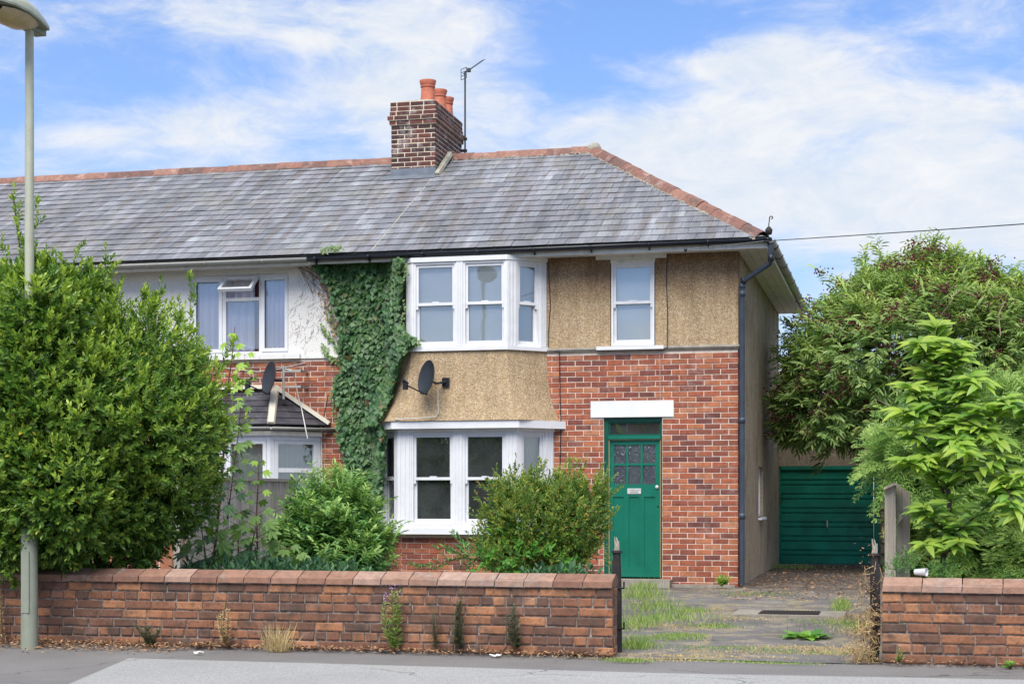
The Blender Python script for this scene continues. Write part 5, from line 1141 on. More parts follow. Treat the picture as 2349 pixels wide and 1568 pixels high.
# ivy on the house front
IV = [(720, 610), (745, 602), (800, 598), (870, 602), (935, 600), (950, 606), (938, 640), (950, 655), (938, 700), (932, 745), (955, 770), (985, 785), (962, 805), (950, 825), (930, 860), (918, 905), (905, 950), (893, 975), (905, 990), (903, 1060), (893, 1110), (890, 1160), (870, 1180),
      (830, 1150), (800, 1090), (795, 1040), (782, 985), (790, 960), (775, 905), (772, 870), (790, 845), (782, 800), (790, 760), (778, 715), (765, 660), (748, 630)]
def inpoly(x, y, P):
    c = np.zeros(len(x), bool); j = len(P) - 1
    for i in range(len(P)):
        (xi, yi), (xj, yj) = P[i], P[j]
        hit = ((yi > y) != (yj > y)) & (x < (xj - xi) * (y - yi) / (yj - yi + 1e-9) + xi); c ^= hit; j = i
    return c
ivy = thing('ivy', at(840, 1180, GY - .1), 'thick dark green ivy climbing the brick and render between the two houses to the gutter', 'ivy')
rng = np.random.default_rng(9); WP = [(at(u, v, GY).x, at(u, v, GY).z) for u, v in IV]
def in_wall(x, z): # distance of leaf from the wall plane: follows the bay and its flared skirt
    k = np.clip((3.2 - z) / .9, 0, 1) ** 1.6 * (z > 2.28); x0_ = np.where(z > 2.28, -7.12 - .36 * k, -7.34); dep = np.where(z > 2.28, .47 + .17 * k, .47) + .1 * ((z > 2.12) & (z < 2.36))
    return np.clip((x - x0_) * 1.15, 0, dep)
def wall_leaves(n, poly, seed, jitter=.0):
    r = np.random.default_rng(seed); P = np.array(poly); out = []
    while len(out) < n:
        x = r.uniform(P[:, 0].min(), P[:, 0].max(), n * 3); z = r.uniform(P[:, 1].min(), P[:, 1].max(), n * 3); k = inpoly(x, z, poly); out += list(zip(x[k], z[k]))
    return np.array(out[:n])
Q = wall_leaves(9500, WP, 3); 
def ivy_arrays(Q, seed, th0=.03, th1=.17, size=.078):
    r = np.random.default_rng(seed); n = len(Q); th = r.uniform(th0, th1, n) * (1 + .35 * np.sin(Q[:, 0] * 9 + Q[:, 1] * 4) )
    O = np.stack([Q[:, 0], GY - .01 - th - in_wall(Q[:, 0], Q[:, 1]), Q[:, 1]], 1)
    A = norm(np.stack([r.normal(0, .38, n), -.35 + r.normal(0, .22, n), -1 + r.normal(0, .2, n)], 1)); N = norm(np.stack([r.normal(0, .3, n), -np.ones(n), .45 + r.normal(0, .3, n)], 1))
    return O, A, N, size * r.uniform(.55, 1.2, n), th
O, A, N, L, th = ivy_arrays(Q, 4); front = np.argsort(-(th / .2) - L * 6); pick = front[:300]; rest = front[300:]
leaves('foliage', O[rest], A[rest], N[rest], L[rest], L[rest] * 1.02, 'leaf_ivy', ivy, 'ivy', np.clip(rng.random(len(rest)) * .25, 0, 1))
T_, Fc_ = LEAF['ivy']; ime = [MB().add([tuple(p) for p in T_ * np.array([1.0, 1, 1 + .5 * v])], Fc_).mesh('leaf', 'leaf_ivy') for v in range(3)]
for j, i in enumerate(pick):
    a = Vector(A[i]).normalized(); s_ = a.cross(Vector(N[i])).normalized(); n_ = s_.cross(a); M = Matrix((s_ * L[i], a * L[i], n_ * L[i])).transposed().to_4x4()
    put('leaf', ime[j % 3], ivy, Matrix.Translation(Vector(O[i]) + Vector((0, -.025, 0))) @ M)
# thin side shoots with small leaves
runs = [((945, 610), (955, 640), (925, 680)), ((950, 700), (945, 760), (955, 790)), ((925, 690), (918, 740), (925, 790)), ((750, 700), (765, 745), (790, 790)), ((735, 745), (760, 775), (785, 805)), ((738, 790), (760, 820), (790, 838)), ((985, 790), (965, 800), (945, 800)),
        ((772, 880), (768, 930), (790, 1010)), ((775, 950), (782, 990), (800, 1030)), ((905, 870), (915, 840), (935, 815)), ((765, 590), (785, 582), (812, 585))]
SP, = [[]]; 
for rn in runs:
    for a, b in zip(rn, rn[1:]):
        for k in range(26):
            t = k / 26; u, v = a[0] + (b[0] - a[0]) * t + rng.normal(0, 4.5), a[1] + (b[1] - a[1]) * t + rng.normal(0, 4); p = at(u, v, GY); SP.append((p.x, p.z))
O, A, N, L, th = ivy_arrays(np.array(SP), 8, .01, .05, .045)
hi = O[:, 2] > 4.62; O[hi, 1] = EY - .06; O[hi, 2] += .02
leaves('young_shoots', O, A, N, L, L, 'leaf_ivy', ivy, 'ivy', rng.uniform(.3, 1, len(L)))
MAT['dead_ivy'] = simple('dead_ivy_stem', (.22, .13, .09), .9, .3, 20); dm = MB(); r5 = random.Random(2)
for i in range(150):
    u, v = r5.choice([(690, 720), (700, 760), (720, 690), (705, 650), (730, 730)]); u += r5.uniform(-25, 30); v += r5.uniform(-45, 45)
    if v < 620 or v > 815: continue
    a = at(u, v, GY - .008); d = Vector((r5.uniform(-.1, .05), 0, -r5.uniform(.02, .13))); dm.tube([a, a + d * .5 + Vector((.012, 0, 0)), a + d], .0013, 3, False)
for i in range(70):
    u, v = r5.uniform(690, 790), r5.uniform(835, 1080); a = at(u, v, GY - .012); d = Vector((r5.uniform(-.08, .1), 0, r5.uniform(-.12, .12))); dm.tube([a, a + d], .0016, 3, False)
for i in range(26):
    a = at(r5.uniform(680, 735), 612, GY - .01); dm.tube([a, a + Vector((r5.uniform(.05, .2), 0, -.12)), a + Vector((r5.uniform(.2, .4), 0, -r5.uniform(.2, .45)))], .003, 3, False)
dm.build('dead_stems', 'dead_ivy', ivy, kind='stuff')
dl = []
for i in range(170): t = r5.random(); u = 745 + 30 * t + r5.gauss(0, 9); v = 640 + 130 * t + r5.gauss(0, 10); p = at(u, v, GY); dl.append((p.x, p.z))
O, A, N, L, th = ivy_arrays(np.array(dl), 18, .0, .05, .035); leaves('dead_leaves', O, A, N, L, L, 'litter', ivy, 'ivy')
# ------------------------------------------------------------------ elder tree by the garage
eld = thing('elder_tree', (1.6, 26.6, 0), 'large elder tree with dark red berry clusters hanging over the garage', 'tree')
LE = [lobe(2120, 800, 27, 210, 170, 2.0), lobe(1990, 830, 26.6, 170, 150, 1.6), lobe(2250, 790, 27, 200, 140, 1.8), lobe(1910, 930, 26.4, 110, 110, 1.2), lobe(2060, 960, 26.5, 170, 95, 1.4), lobe(2150, 690, 27, 110, 85, 1.0), lobe(2020, 700, 26.8, 90, 80, .9), lobe(2290, 720, 27, 80, 60, .9),
      lobe(1950, 760, 26.6, 80, 60, .8), lobe(2400, 880, 27, 220, 230, 2), lobe(1860, 860, 26.2, 55, 60, .7), lobe(1880, 1010, 26.2, 85, 55, .8), lobe(2010, 1030, 26.3, 90, 45, .8), lobe(2110, 630, 27, 65, 42, .6), lobe(2190, 655, 27, 70, 50, .7), lobe(1830, 940, 26.2, 50, 70, .6), lobe(1930, 1000, 26.2, 110, 60, .9)]
SP, SD = [], []
for (u, v, u2, v2, k) in ((2030, 640, 2010, 560, 10), (2020, 660, 1960, 600, 10), (1960, 700, 1885, 625, 12), (1930, 730, 1880, 690, 8), (2120, 590, 2130, 545, 9), (2170, 600, 2155, 548, 8), (2110, 620, 2085, 560, 8), (2290, 640, 2330, 610, 8), (1840, 860, 1795, 830, 9), (1840, 900, 1790, 880, 8), (1830, 950, 1785, 920, 9), (1850, 820, 1820, 780, 8), (1900, 800, 1850, 745, 8), (1900, 1040, 1880, 1065, 7), (1960, 1030, 1965, 1075, 7), (2310, 640, 2345, 640, 6), (1985, 620, 1975, 575, 7)):
    a, b = at(u, v, 26.6), at(u2, v2, 26.6)
    for i in range(k): SP.append(a.lerp(b, i / k)); SD.append((b - a).normalized() + Vector(rng.normal(0, .45, 3)))
fo, PT, DT = foliage('crown', LE, eld, 'leaf_elder', 21, clip=lambda P: P[:, 2] > 2.15, twigs=15000, per=7, length=.135, width=.055, twig=.2, inner=.6, up=.25, spread=1.2, young=.8, rough=.2, mode='pinnate', droop=.5, shape='oval', sprouts=90, sprout_len=.28, shoots=(np.array(SP), np.array(SD)))
rb = np.random.default_rng(4); sel = np.where((DT[:, 1] < .35) & (DT[:, 2] > -.5))[0]; sel = rb.choice(sel, 480, replace=False); BV, BF = [], []
ico = np.array([(1, 0, 0), (-1, 0, 0), (0, 1, 0), (0, -1, 0), (0, 0, 1), (0, 0, -1)], float); icf = [(0, 2, 4), (2, 1, 4), (1, 3, 4), (3, 0, 4), (2, 0, 5), (1, 2, 5), (3, 1, 5), (0, 3, 5)]
for i in sel:
    c = PT[i] + DT[i] * .12 + np.array([0, -.22, .02])
    for k in range(26):
        o = rb.normal(0, 1, 3) * np.array([.085, .075, .045]); BV.append(c + o + ico * rb.uniform(.012, .021)); BF.append(np.array(icf) + len(BV) * 6 - 6)
bigmesh('berries', np.concatenate(BV), np.concatenate(BF), 'berry', eld)
rT = random.Random(6); base = Vector((1.9, 27.0, 0)); MB().tube([base, base + Vector((-.05, 0, 1.0)), base + Vector((-.2, 0, 1.9))], [.16, .13, .10], 10).build('trunk', 'bark', eld, True)
branches('branches', base + Vector((-.2, 0, 1.8)), [at(*p) for p in ((2010, 600, 26.8), (1900, 700, 26.6), (2130, 600, 27), (1860, 850, 26.4), (1880, 1000, 26.3), (2000, 1010, 26.3), (2250, 700, 27), (2100, 800, 26), (1960, 850, 26), (2180, 900, 26))], eld, 'bark', .05, 8, 6)
MAT['dead_twig'] = simple('pale_bare_twig', (.36, .26, .19), .8, .2); tw = MB()
for (p, q, r_) in (((2160, 720), (2200, 665), (2240, 680)), ((2040, 790), (2060, 765), (2085, 790)), ((2295, 770), (2290, 720), (2305, 690)), ((2170, 700), (2172, 660), (2175, 650)), ((1960, 950), (2010, 915), (2060, 940))):
    tw.tube([at(*p, 25.0), at(*q, 25.0), at(*r_, 25.0)], .008, 4, False)
tw.build('bare_twigs', 'dead_twig', eld)
# ------------------------------------------------------------------ conifer
con = thing('conifer', (1.6, 16.0, 0), 'feathery bright green conifer spilling behind the fence end and the short right wall', 'conifer')
LC = [lobe(2300, 1160, 16.0, 165, 190, 1.2), lobe(2175, 1050, 15.6, 80, 85, .8), lobe(2090, 1010, 15.4, 52, 60, .5), lobe(2060, 1065, 15.3, 38, 42, .4), lobe(2250, 985, 15.8, 100, 85, .8), lobe(2380, 1000, 16, 110, 110, 1), lobe(2185, 1190, 15.4, 70, 130, .6), lobe(2290, 1260, 15.0, 130, 110, .8), lobe(2420, 1200, 15.5, 150, 180, 1)]
rng = np.random.default_rng(31); n = 3300; P, D, R = lobes_points(LC, n, rng, .5, .22); D = norm(D + np.array([0, -.25, .15]) + rng.normal(0, .25, D.shape))
O_, A_, N_, L_, T2 = [], [], [], [], []
flatn = norm(np.cross(perp(D, rng), D) * .5 + np.array([0, -.5, 1.])); s = norm(np.cross(D, flatn)); n = len(P)
for k in range(9):
    for sg in (-1, 1):
        t = (k + .5) / 9; base_ = P + D * (t * .34) - np.array([0, 0, .22]) * (t ** 2) * .6; a = norm(D * .9 + s * sg * .75 - np.array([0, 0, .35]) * t + rng.normal(0, .12, D.shape)); ln = .12 * (1.1 - t * .75) * rng.uniform(.8, 1.2, n)
        for j in range(3):
            q = (j + .3) / 3; o = base_ + a * (ln * q)[:, None]
            for s2 in (-1, 1):
                b_ = np.cross(a, flatn) * s2; O_.append(o); A_.append(norm(a + b_ * .7 + rng.normal(0, .1, a.shape))); N_.append(flatn * .4 + np.array([0, -.7, .6]) + rng.normal(0, .35, a.shape)); L_.append(ln * .5); T2.append(np.clip((R > .88) * (.2 + t * .6) * rng.random(n), 0, 1))
cO, cA, cN, cL, cT = (np.concatenate(x) for x in (O_, A_, N_, L_, T2)); kk = cO[:, 2] > .02
leaves('fronds', cO[kk], cA[kk], cN[kk], cL[kk], np.full(kk.sum(), .016), 'leaf_conifer', con, 'diamond', cT[kk])
MB().tube([(1.7, 16.2, 0), (1.65, 16.2, 1.2), (1.6, 16.2, 2.6)], [.09, .07, .03], 8).build('trunk', 'bark', con, True)
branches('branches', (1.65, 16.2, .4), [at(*p) for p in ((2090, 980, 15.6), (2060, 1050, 15.5), (2240, 880, 15.8), (2300, 1100, 15.5), (2160, 1200, 15.4), (2300, 1280, 15.0))], con, 'bark', .025, 9)
# ------------------------------------------------------------------ big-leaved sapling with leaves of its own
sap = thing('sapling', at(2165, 1310, 13.1), 'young tree with large bright yellow-green leaves in front of the conifer', 'tree')
SY = 13.1
def curve_leaf(w, ln, droop, v, mat, ser=0):
    me = MB(); rows = 6; r = random.Random(v)
    for i in range(rows + 1):
        t = i / rows; wd = w * math.sin(math.pi * min(1, t ** .8 * .97 + .02)) ** .75 if 0 < i < rows else .002; z = -droop * t * t
        for x, h in ((-1, .22), (-.5, .10), (0, 0), (.5, .10), (1, .22)): me.v.append((x * wd, t * ln, z + h * wd + r.uniform(-.002, .002)))
    for i in range(rows):
        for j in range(4): me.f.append((i * 5 + j, i * 5 + j + 1, i * 5 + 6 + j, i * 5 + 5 + j))
    m = me.mesh('leaf', mat); m.shade_smooth(); a = m.attributes.new('tint', 'FLOAT', 'POINT'); a.data.foreach_set('value', [[.0, .15, .35, .6, .85][v % 5]] * len(m.vertices)); return m
sl_me = [curve_leaf(.029, .15, .04 + .02 * v, v, 'leaf_sapling') for v in range(5)]
BR = [[(2160, 1308, 13.1), (2170, 1240, 13.1), (2178, 1150, 13.1), (2165, 1060, 13.1), (2150, 960, 13.1), (2150, 880, 13.1), (2145, 810, 13.1), (2148, 755, 13.1)],
      [(2168, 1235, 13.1), (2209, 1209, 13.0), (2279, 1146, 12.9), (2300, 1100, 12.85)], [(2178, 1110, 13.1), (2203, 1065, 13.0), (2228, 1008, 12.9), (2245, 985, 12.85)],
      [(2165, 1130, 13.1), (2140, 1090, 13.0), (2124, 1054, 12.9)], [(2165, 1060, 13.1), (2120, 1020, 13.0), (2085, 990, 12.9)], [(2150, 980, 13.1), (2190, 930, 13.0), (2220, 900, 12.9)],
      [(2150, 960, 13.1), (2110, 920, 13.0), (2090, 890, 12.9)], [(2150, 900, 13.1), (2185, 850, 13.0), (2200, 820, 12.95)], [(2150, 900, 13.1), (2120, 855, 13.0)], [(2170, 1220, 13.1), (2135, 1190, 12.95), (2120, 1165, 12.9)], [(2166, 1270, 13.1), (2200, 1245, 12.9)],
      [(2279, 1146, 12.9), (2330, 1120, 12.85), (2345, 1090, 12.8)], [(2228, 1008, 12.9), (2270, 960, 12.9), (2300, 920, 12.9)], [(2245, 985, 12.9), (2290, 1010, 12.8)], [(2165, 1240, 13.1), (2125, 1250, 12.9)],
      [(2150, 990, 13.1), (2200, 975, 12.9), (2250, 940, 12.8)], [(2160, 1040, 13.1), (2110, 1065, 12.9), (2075, 1060, 12.8)], [(2150, 930, 13.1), (2105, 960, 12.9), (2070, 945, 12.85)], [(2170, 1090, 13.1), (2240, 1080, 12.9), (2290, 1050, 12.8)],
      [(2150, 860, 13.1), (2175, 815, 13.0), (2190, 790, 12.95)], [(2148, 830, 13.1), (2120, 810, 13.0), (2108, 790, 12.95)], [(2300, 1100, 12.85), (2320, 1150, 12.7), (2340, 1180, 12.7)], [(2165, 1020, 13.1), (2190, 1010, 12.8), (2210, 1040, 12.6)], [(2150, 905, 13.1), (2215, 870, 12.9), (2250, 880, 12.85)], [(2300, 920, 12.9), (2345, 940, 12.8), (2375, 960, 12.8)]]
for k, b in enumerate(BR): MB().tube([at(*p) for p in b], [(.024 if k == 0 else .011) * (1 - .7 * i / (len(b) - 1)) for i in range(len(b))], 7).build('trunk' if k == 0 else 'branch', 'bark', sap, True)
rl = random.Random(12); nlf = 0; XV, XF, XT = [], [], []
def whorl(c, n, up, size, young, tilt=(.1, .75)):
    global nlf
    a0 = rl.uniform(0, 6.28)
    for i in range(n):
        a = a0 + i * 6.283 / n + rl.uniform(-.3, .3); d = Vector((math.cos(a), math.sin(a), rl.uniform(*tilt))).normalized() + up * .25; d.normalize()
        s_ = d.cross(Vector((rl.uniform(-.3, .3), -.55, .8))).normalized(); n_ = s_.cross(d); k = size * rl.uniform(.7, 1.15); M = Matrix((s_ * k, d * k, n_ * k)).transposed().to_4x4()
        me_ = sl_me[min(4, max(0, int(young * 4 + rl.uniform(-1, 1.2))))]; M = Matrix.Translation(c + d * .015) @ M; nlf += 1
        if nlf <= 300: put('leaf', me_, sap, M)
        else: q0 = sum(len(x) for x in XV); XV.append([M @ vv.co for vv in me_.vertices]); XF.append([[q0 + i_ for i_ in p_.vertices] for p_ in me_.polygons]); XT.append([me_.attributes['tint'].data[0].value] * len(me_.vertices))
for k, b in enumerate(BR):
    pts = [at(*p) for p in b]; m = len(pts)
    for i in range(1, m):
        sub = 3
        for q in range(sub):
            f = (q + 1) / sub; c = pts[i - 1].lerp(pts[i], f); end = (i == m - 1 and q == sub - 1)
            if k == 0 and (i < 2 or (i == 2 and q == 0)): continue
            whorl(c, 13 if end else (9 if k == 0 else 9), (pts[i] - pts[i - 1]).normalized(), 1.0 if not end else .95, .35 + .5 * (i / m) * (1 if k == 0 else .8) + (.2 if end else 0), (.35, 1.3) if (k == 0 and i > 5) else (-.1, .75))
if XV: bigmesh('leaves', np.concatenate([np.array(x) for x in XV]), np.concatenate([np.array(x) for x in XF]), 'leaf_sapling', sap, np.concatenate(XT), smooth=True)
# ------------------------------------------------------------------ sycamore seedlings behind the wall
def palmate(v):
    r = random.Random(v); mb = MB(); tips = [(-78, .62), (-38, .92), (0, 1.0), (38, .92), (78, .62)]; pts = [(0, -.02, 0)]; out = []
    for i, (a, q) in enumerate(tips):
        if i: am = (tips[i - 1][0] + a) / 2; out.append((am, .50))
        out += [(a - 11, q * .74), (a, q), (a + 11, q * .74)]
    out = [(-118, .30)] + out + [(118, .30)]
    for a, q in out: t = math.radians(a); q *= r.uniform(.93, 1.05); pts.append((math.sin(t) * q, math.cos(t) * q * 1.0 + .12, -.16 * q * q + r.uniform(-.02, .02)))
    mb.v = pts; mb.f = [(0, i, i + 1) for i in range(1, len(pts) - 1)]; m = mb.mesh('leaf', 'leaf_sycamore'); a = m.attributes.new('tint', 'FLOAT', 'POINT'); a.data.foreach_set('value', [[0, .05, .35, .9][v % 4]] * len(m.vertices)); return m
pal = [palmate(v) for v in range(4)]; rs = random.Random(44)
def seedling(pts, Y, label, size, top_young, step=.10, ln=.14, r0=.011, maxl=99):
    P = [at(u, v, Y) for u, v in pts]; t = thing('sycamore_seedling', P[0], label, 'sapling', 'sycamore seedlings behind the long wall')
    MB().tube(P, [r0 * (1 - .75 * i / (len(P) - 1)) for i in range(len(P))], 6).build('stem', 'stem', t, True)
    tot = sum((b - a).length for a, b in zip(P, P[1:])); d = .0; i = 0; stalk = MB(); acc = 0; lay = 0
    nst = int(tot / step)
    for k in range(nst + 1):
        s_ = (k + .6) * step
        if s_ > tot: break
        acc = 0
        for a, b in zip(P, P[1:]):
            l = (b - a).length
            if acc + l >= s_: c = a.lerp(b, (s_ - acc) / l); break
            acc += l
        frac = s_ / tot; a0 = k * 1.57 + rs.uniform(-.3, .3)
        for q in (0, math.pi):
            a = a0 + q; L = ln * (1.15 - .75 * frac) * rs.uniform(.7, 1.2); e = c + Vector((math.cos(a) * L, math.sin(a) * L, L * .45)); stalk.tube([c, e], .003, 4, False)
            dd = Vector((math.cos(a), math.sin(a), -.35 + rs.uniform(-.25, .25))).normalized(); dd = (dd + Vector((0, -.35, -.35))).normalized(); s2 = dd.cross(Vector((rs.uniform(-.4, .4), -.75, .75))).normalized(); n_ = s2.cross(dd); sz = size * 1.35 * (1.1 - .45 * frac) * rs.uniform(.75, 1.15)
            v = 3 if (top_young and frac > .62 and rs.random() < .75) else (2 if frac > .5 else rs.choice((0, 0, 1, 2)))
            put('leaf', pal[v], t, Matrix.Translation(e) @ Matrix((s2 * sz, dd * sz, n_ * sz)).transposed().to_4x4())
    stalk.build('leaf_stalks', 'stem', t, kind='stuff')
seedling([(487, 1330), (493, 1250), (508, 1105), (515, 1000), (519, 905), (532, 820), (538, 750)], 14.3, 'tallest sycamore seedling, its yellow-green top in front of the white framed upper window', .085, True, .10, .15, .017)
seedling([(520, 1200), (535, 1080), (548, 980), (554, 905), (558, 850), (561, 808)], 14.7, 'thin sycamore shoot just right of the tallest seedling, left of the satellite dish', .075, True, .09, .11, .007)
seedling([(592, 1330), (588, 1180), (592, 1100), (594, 1045)], 14.8, 'slender sycamore seedling in front of the grey fence panel', .075, True, .10, .11)
seedling([(548, 1330), (546, 1240), (552, 1170)], 14.4, 'short dark sycamore seedling with broad leaves before the left edge of the fence', .10, False, .08, .2)
seedling([(560, 1330), (575, 1260), (590, 1190)], 14.0, 'broad low sycamore seedling just above the long wall', .12, False, .06, .26, .014)
seedling([(480, 1330), (470, 1270), (460, 1200)], 13.8, 'shaded low sycamore seedling under the edge of the evergreen shrub', .12, False, .06, .24, .014)
seedling([(690, 1330), (665, 1290), (650, 1250)], 14.0, 'low sycamore seedling at the foot of the pale green bush', .095, False, .05, .18, .01)
# ------------------------------------------------------------------ grass, weeds and litter
def blades(name, C, n, spread, h, mat, seed, lean=.5, w=.004, label=None, parent=None, kind='stuff', cat=None):
    r = np.random.default_rng(seed); C = np.array(C, float); i = r.integers(0, len(C), n); O = np.stack([C[i, 0] + r.normal(0, 1, n) * C[i, 2] * spread, C[i, 1] + r.normal(0, 1, n) * C[i, 3] * spread, np.full(n, C[0, 4] if C.shape[1] > 4 else .01)], 1)
    A = norm(np.stack([r.normal(0, lean, n), r.normal(0, lean, n), np.ones(n)], 1)); L = h * r.uniform(.3, 1.2, n) * (C[i, 5] if C.shape[1] > 5 else 1)
    N = norm(np.stack([r.normal(0, .3, n), -np.ones(n), r.normal(0, .3, n)], 1)); return leaves(name, O, A, N, L, np.full(n, w) * 1.6, mat, parent, 'diamond', r.random(n) * .3)
GP = [(*atg(u, v)[:2], su, sv, .01, hh) for u, v, su, sv, hh in ((1475, 1375, .16, .35, 1.5), (1500, 1400, .2, .4, 1.2), (1540, 1425, .22, .3, 1.0), (1460, 1440, .12, .4, 1.1), (1580, 1405, .12, .2, .5), (1640, 1440, .15, .15, .4), (1520, 1470, .2, .15, .5), (1455, 1490, .1, .1, .9), (1570, 1462, .12, .1, .35), (1480, 1350, .1, .5, 1.1),
                                                                      (1930, 1400, .05, .3, 1.2), (1910, 1430, .2, .2, .3), (1960, 1440, .15, .3, .4), (1690, 1520, .3, .03, .12), (1440, 1520, .1, .04, .3), (1790, 1525, .2, .02, .12), (1730, 1365, .3, .3, .3), (1680, 1490, .3, .08, .25), (1800, 1305, .4, .15, .9), (1830, 1500, .5, .06, .2))]
blades('driveway_grass', GP, 7500, .9, .12, 'grass', 51, .45, .005)
DG = [(*atg(u, v)[:2], su, sv, .01, hh) for u, v, su, sv, hh in ((1480, 1515, .35, .06, .5), (1600, 1508, .4, .05, .45), (1750, 1500, .5, .06, .4), (1880, 1490, .35, .1, .7), (1940, 1500, .2, .1, .9), (1975, 1450, .12, .3, 1.0), (1700, 1420, .2, .25, .4), (1650, 1400, .15, .4, .3), (1560, 1440, .3, .2, .5), (1960, 1420, .12, .3, .8), (1640, 1350, .15, .5, .3))]
blades('dry_grass', DG, 5200, 1.0, .055, 'drygrass', 52, 1.1, .004)
tf = thing('dry_grass_tuft', atg(628, 1497), 'straw coloured tuft of dry grass at the foot of the long wall', 'grass tuft')
blades('blades', [(*(atg(628, 1497) + Vector((0, .06, 0)))[:2], .05, .03, .0, 1)], 260, 1.0, .24, 'drygrass', 53, .42, .004, parent=tf)
dk = thing('dock_plant', atg(1850, 1470), 'flat rosette of broad bright green dock leaves on the driveway', 'weed')
dme = [curve_leaf(.055, .20, .05, v, 'leaf_dock') for v in range(4)]; dc = atg(1850, 1466); rd = random.Random(7)
for i in range(26):
    a = i * 2.4; rad = rd.uniform(.0, .10); c = dc + Vector((math.cos(a) * rad * 1.6, math.sin(a) * rad, .02)); d = Vector((math.cos(a), math.sin(a), rd.uniform(.15, .7))).normalized(); s_ = d.cross(Vector((0, 0, 1))).normalized(); n_ = s_.cross(d); k = rd.uniform(.5, .95)
    put('leaf', dme[i % 4], dk, Matrix.Translation(c) @ Matrix((s_ * k, d * k, n_ * k)).transposed().to_4x4())
blades('flower_stems', [(dc.x, dc.y, .12, .06, .01, 1)], 14, 1, .22, 'weed', 58, .3, .003, parent=dk)
def weed(u, vb, vt, label, seed, mat='weed', dens=26, wide=.05, ll=.05, Y=None, fl=None):
    b = atg(u, vb) if Y is None else at(u, vb, Y); y = FY - .05 if Y is None else Y; b = Vector((at(u, vb, y).x, y, max(0, at(u, vb, y).z))); t = thing('wall_weed', b, label, 'weed', 'weeds growing along the foot of the wall'); r = np.random.default_rng(seed); rr = random.Random(seed)
    top = at(u, vt, y); st_ = MB(); O, A, N, L = [], [], [], []
    for k in range(4):
        e = Vector((top.x + rr.uniform(-wide, wide), y - .03 - rr.uniform(0, .05), b.z + (top.z - b.z) * rr.uniform(.6, 1))); m = b.lerp(e, .5) + Vector((rr.uniform(-.02, .02), -.02, 0)); st_.tube([b, m, e], [.003, .0025, .0012], 4, False)
        for i in range(dens):
            f = rr.uniform(.05, 1); p = b.lerp(m, f * 2) if f < .5 else m.lerp(e, f * 2 - 1); O.append(p); a = rr.uniform(0, 6.28); A.append((math.cos(a), math.sin(a), rr.uniform(.2, 1.2))); N.append((0, -.6, 1)); L.append(ll * rr.uniform(.5, 1.2) * (1.15 - .6 * f))
    st_.build('stems', 'stem', t); O, A, N, L = map(np.array, (O, A, N, L)); leaves('foliage', O, A, N.astype(float), L, L * .3, mat, t, 'diamond', r.random(len(L)) * .5)
    if fl:
        O2 = np.array([top + Vector((rr.uniform(-wide, wide), -.05, rr.uniform(-.12, .02))) for _ in range(26)]); leaves('flowers', O2, r.normal(0, 1, (26, 3)), r.normal(0, 1, (26, 3)), np.full(26, .018), np.full(26, .014), fl, t, 'diamond')
MAT['mauve'] = simple('mauve_flower', (.42, .26, .5), .6)
weed(905, 1495, 1345, 'tall straggly weed with mauve flowers growing against the long wall', 61, 'grass', 90, .07, .075, fl='mauve')
weed(1050, 1490, 1352, 'upright feathery grey-green weed near the middle of the long wall', 62, 'weed', 130, .045, .06)
weed(1000, 1490, 1375, 'sparse brown seeding weed just left of the upright feathery one', 63, 'weed', 70, .07, .045)
weed(1183, 1492, 1380, 'bushy grey-green weed on the long wall nearest the gateway', 64, 'weed', 110, .07, .06)
weed(345, 1485, 1420, 'dark green low weed in the fallen leaves near the lamp post', 65, 'weed', 120, .11, .06)
weed(520, 1485, 1375, 'thin brown wispy weed to the left of the dry grass tuft', 66, 'drygrass', 90, .07, .05)
weed(8, 1470, 1330, 'dry twiggy weed at the far left edge of the long wall', 67, 'drygrass', 80, .04, .035)
weed(2165 + 150, 1535, 1515, 'small leafy weed at the foot of the short wall', 68, 'leaf_dock', 14, .03, .06)
weed(2060, 1520, 1475, 'small weed at the left foot of the short right wall', 69, 'grass', 20, .04, .04)
weed(1655, 1345, 1318, 'small yellow-green plant growing by the brick house corner', 70, 'leaf_sapling', 40, .14, .11, Y=21.6)
weed(1410, 1330, 1245, 'yellow-leaved climber and thin grass at the gate post beside the long wall', 71, 'leaf_privet', 60, .07, .06, Y=12.75)
wt = thing('wall_top_weeds', at(2080, 1315, 12.3), 'light green weeds growing along the top of the short right wall', 'weed')
foliage('foliage', [lobe(2060, 1308, 12.35, 35, 14, .06), lobe(2155, 1312, 12.4, 38, 12, .06), lobe(2340, 1318, 12.4, 16, 6, .05), lobe(2082, 1290, 12.5, 18, 22, .06)], wt, 'leaf_rose', 72, twigs=150, per=8, length=.026, width=.011, twig=.07, inner=.3, up=.8, young=.4)
dv = thing('dead_vine', (xr0 - .1, 12.25, 0), 'tangle of dead brown bindweed around the right gate post', 'dead vine'); vm = MB(); rv_ = random.Random(9)
for i in range(120):
    z = abs(rv_.gauss(0, .28)); c = Vector((xr0 - .10 + rv_.gauss(0, .05) - .12 * max(0, .3 - z), 12.22 + rv_.gauss(0, .06), z)); P_ = [c]
    for k in range(4): P_.append(P_[-1] + Vector((rv_.gauss(0, .035), rv_.gauss(0, .03), rv_.gauss(-.015, .04))))
    P_ = [Vector((p.x, p.y, max(.01, p.z))) for p in P_]; vm.tube(P_, .002, 3, False)
vm.build('stems', 'drygrass', dv, kind='stuff')
rl2 = np.random.default_rng(77); n = 900; z_ = np.abs(rl2.normal(0, .3, n)); O = np.stack([xr0 - .11 + rl2.normal(0, .06, n) - .2 * np.clip(.25 - z_, 0, 1), 12.2 + rl2.normal(0, .08, n), z_ + .01], 1)
leaves('withered_leaves', O, rl2.normal(0, 1, (n, 3)), rl2.normal(0, 1, (n, 3)), rl2.uniform(.01, .028, n), rl2.uniform(.008, .02, n), 'litter', dv, 'oval')
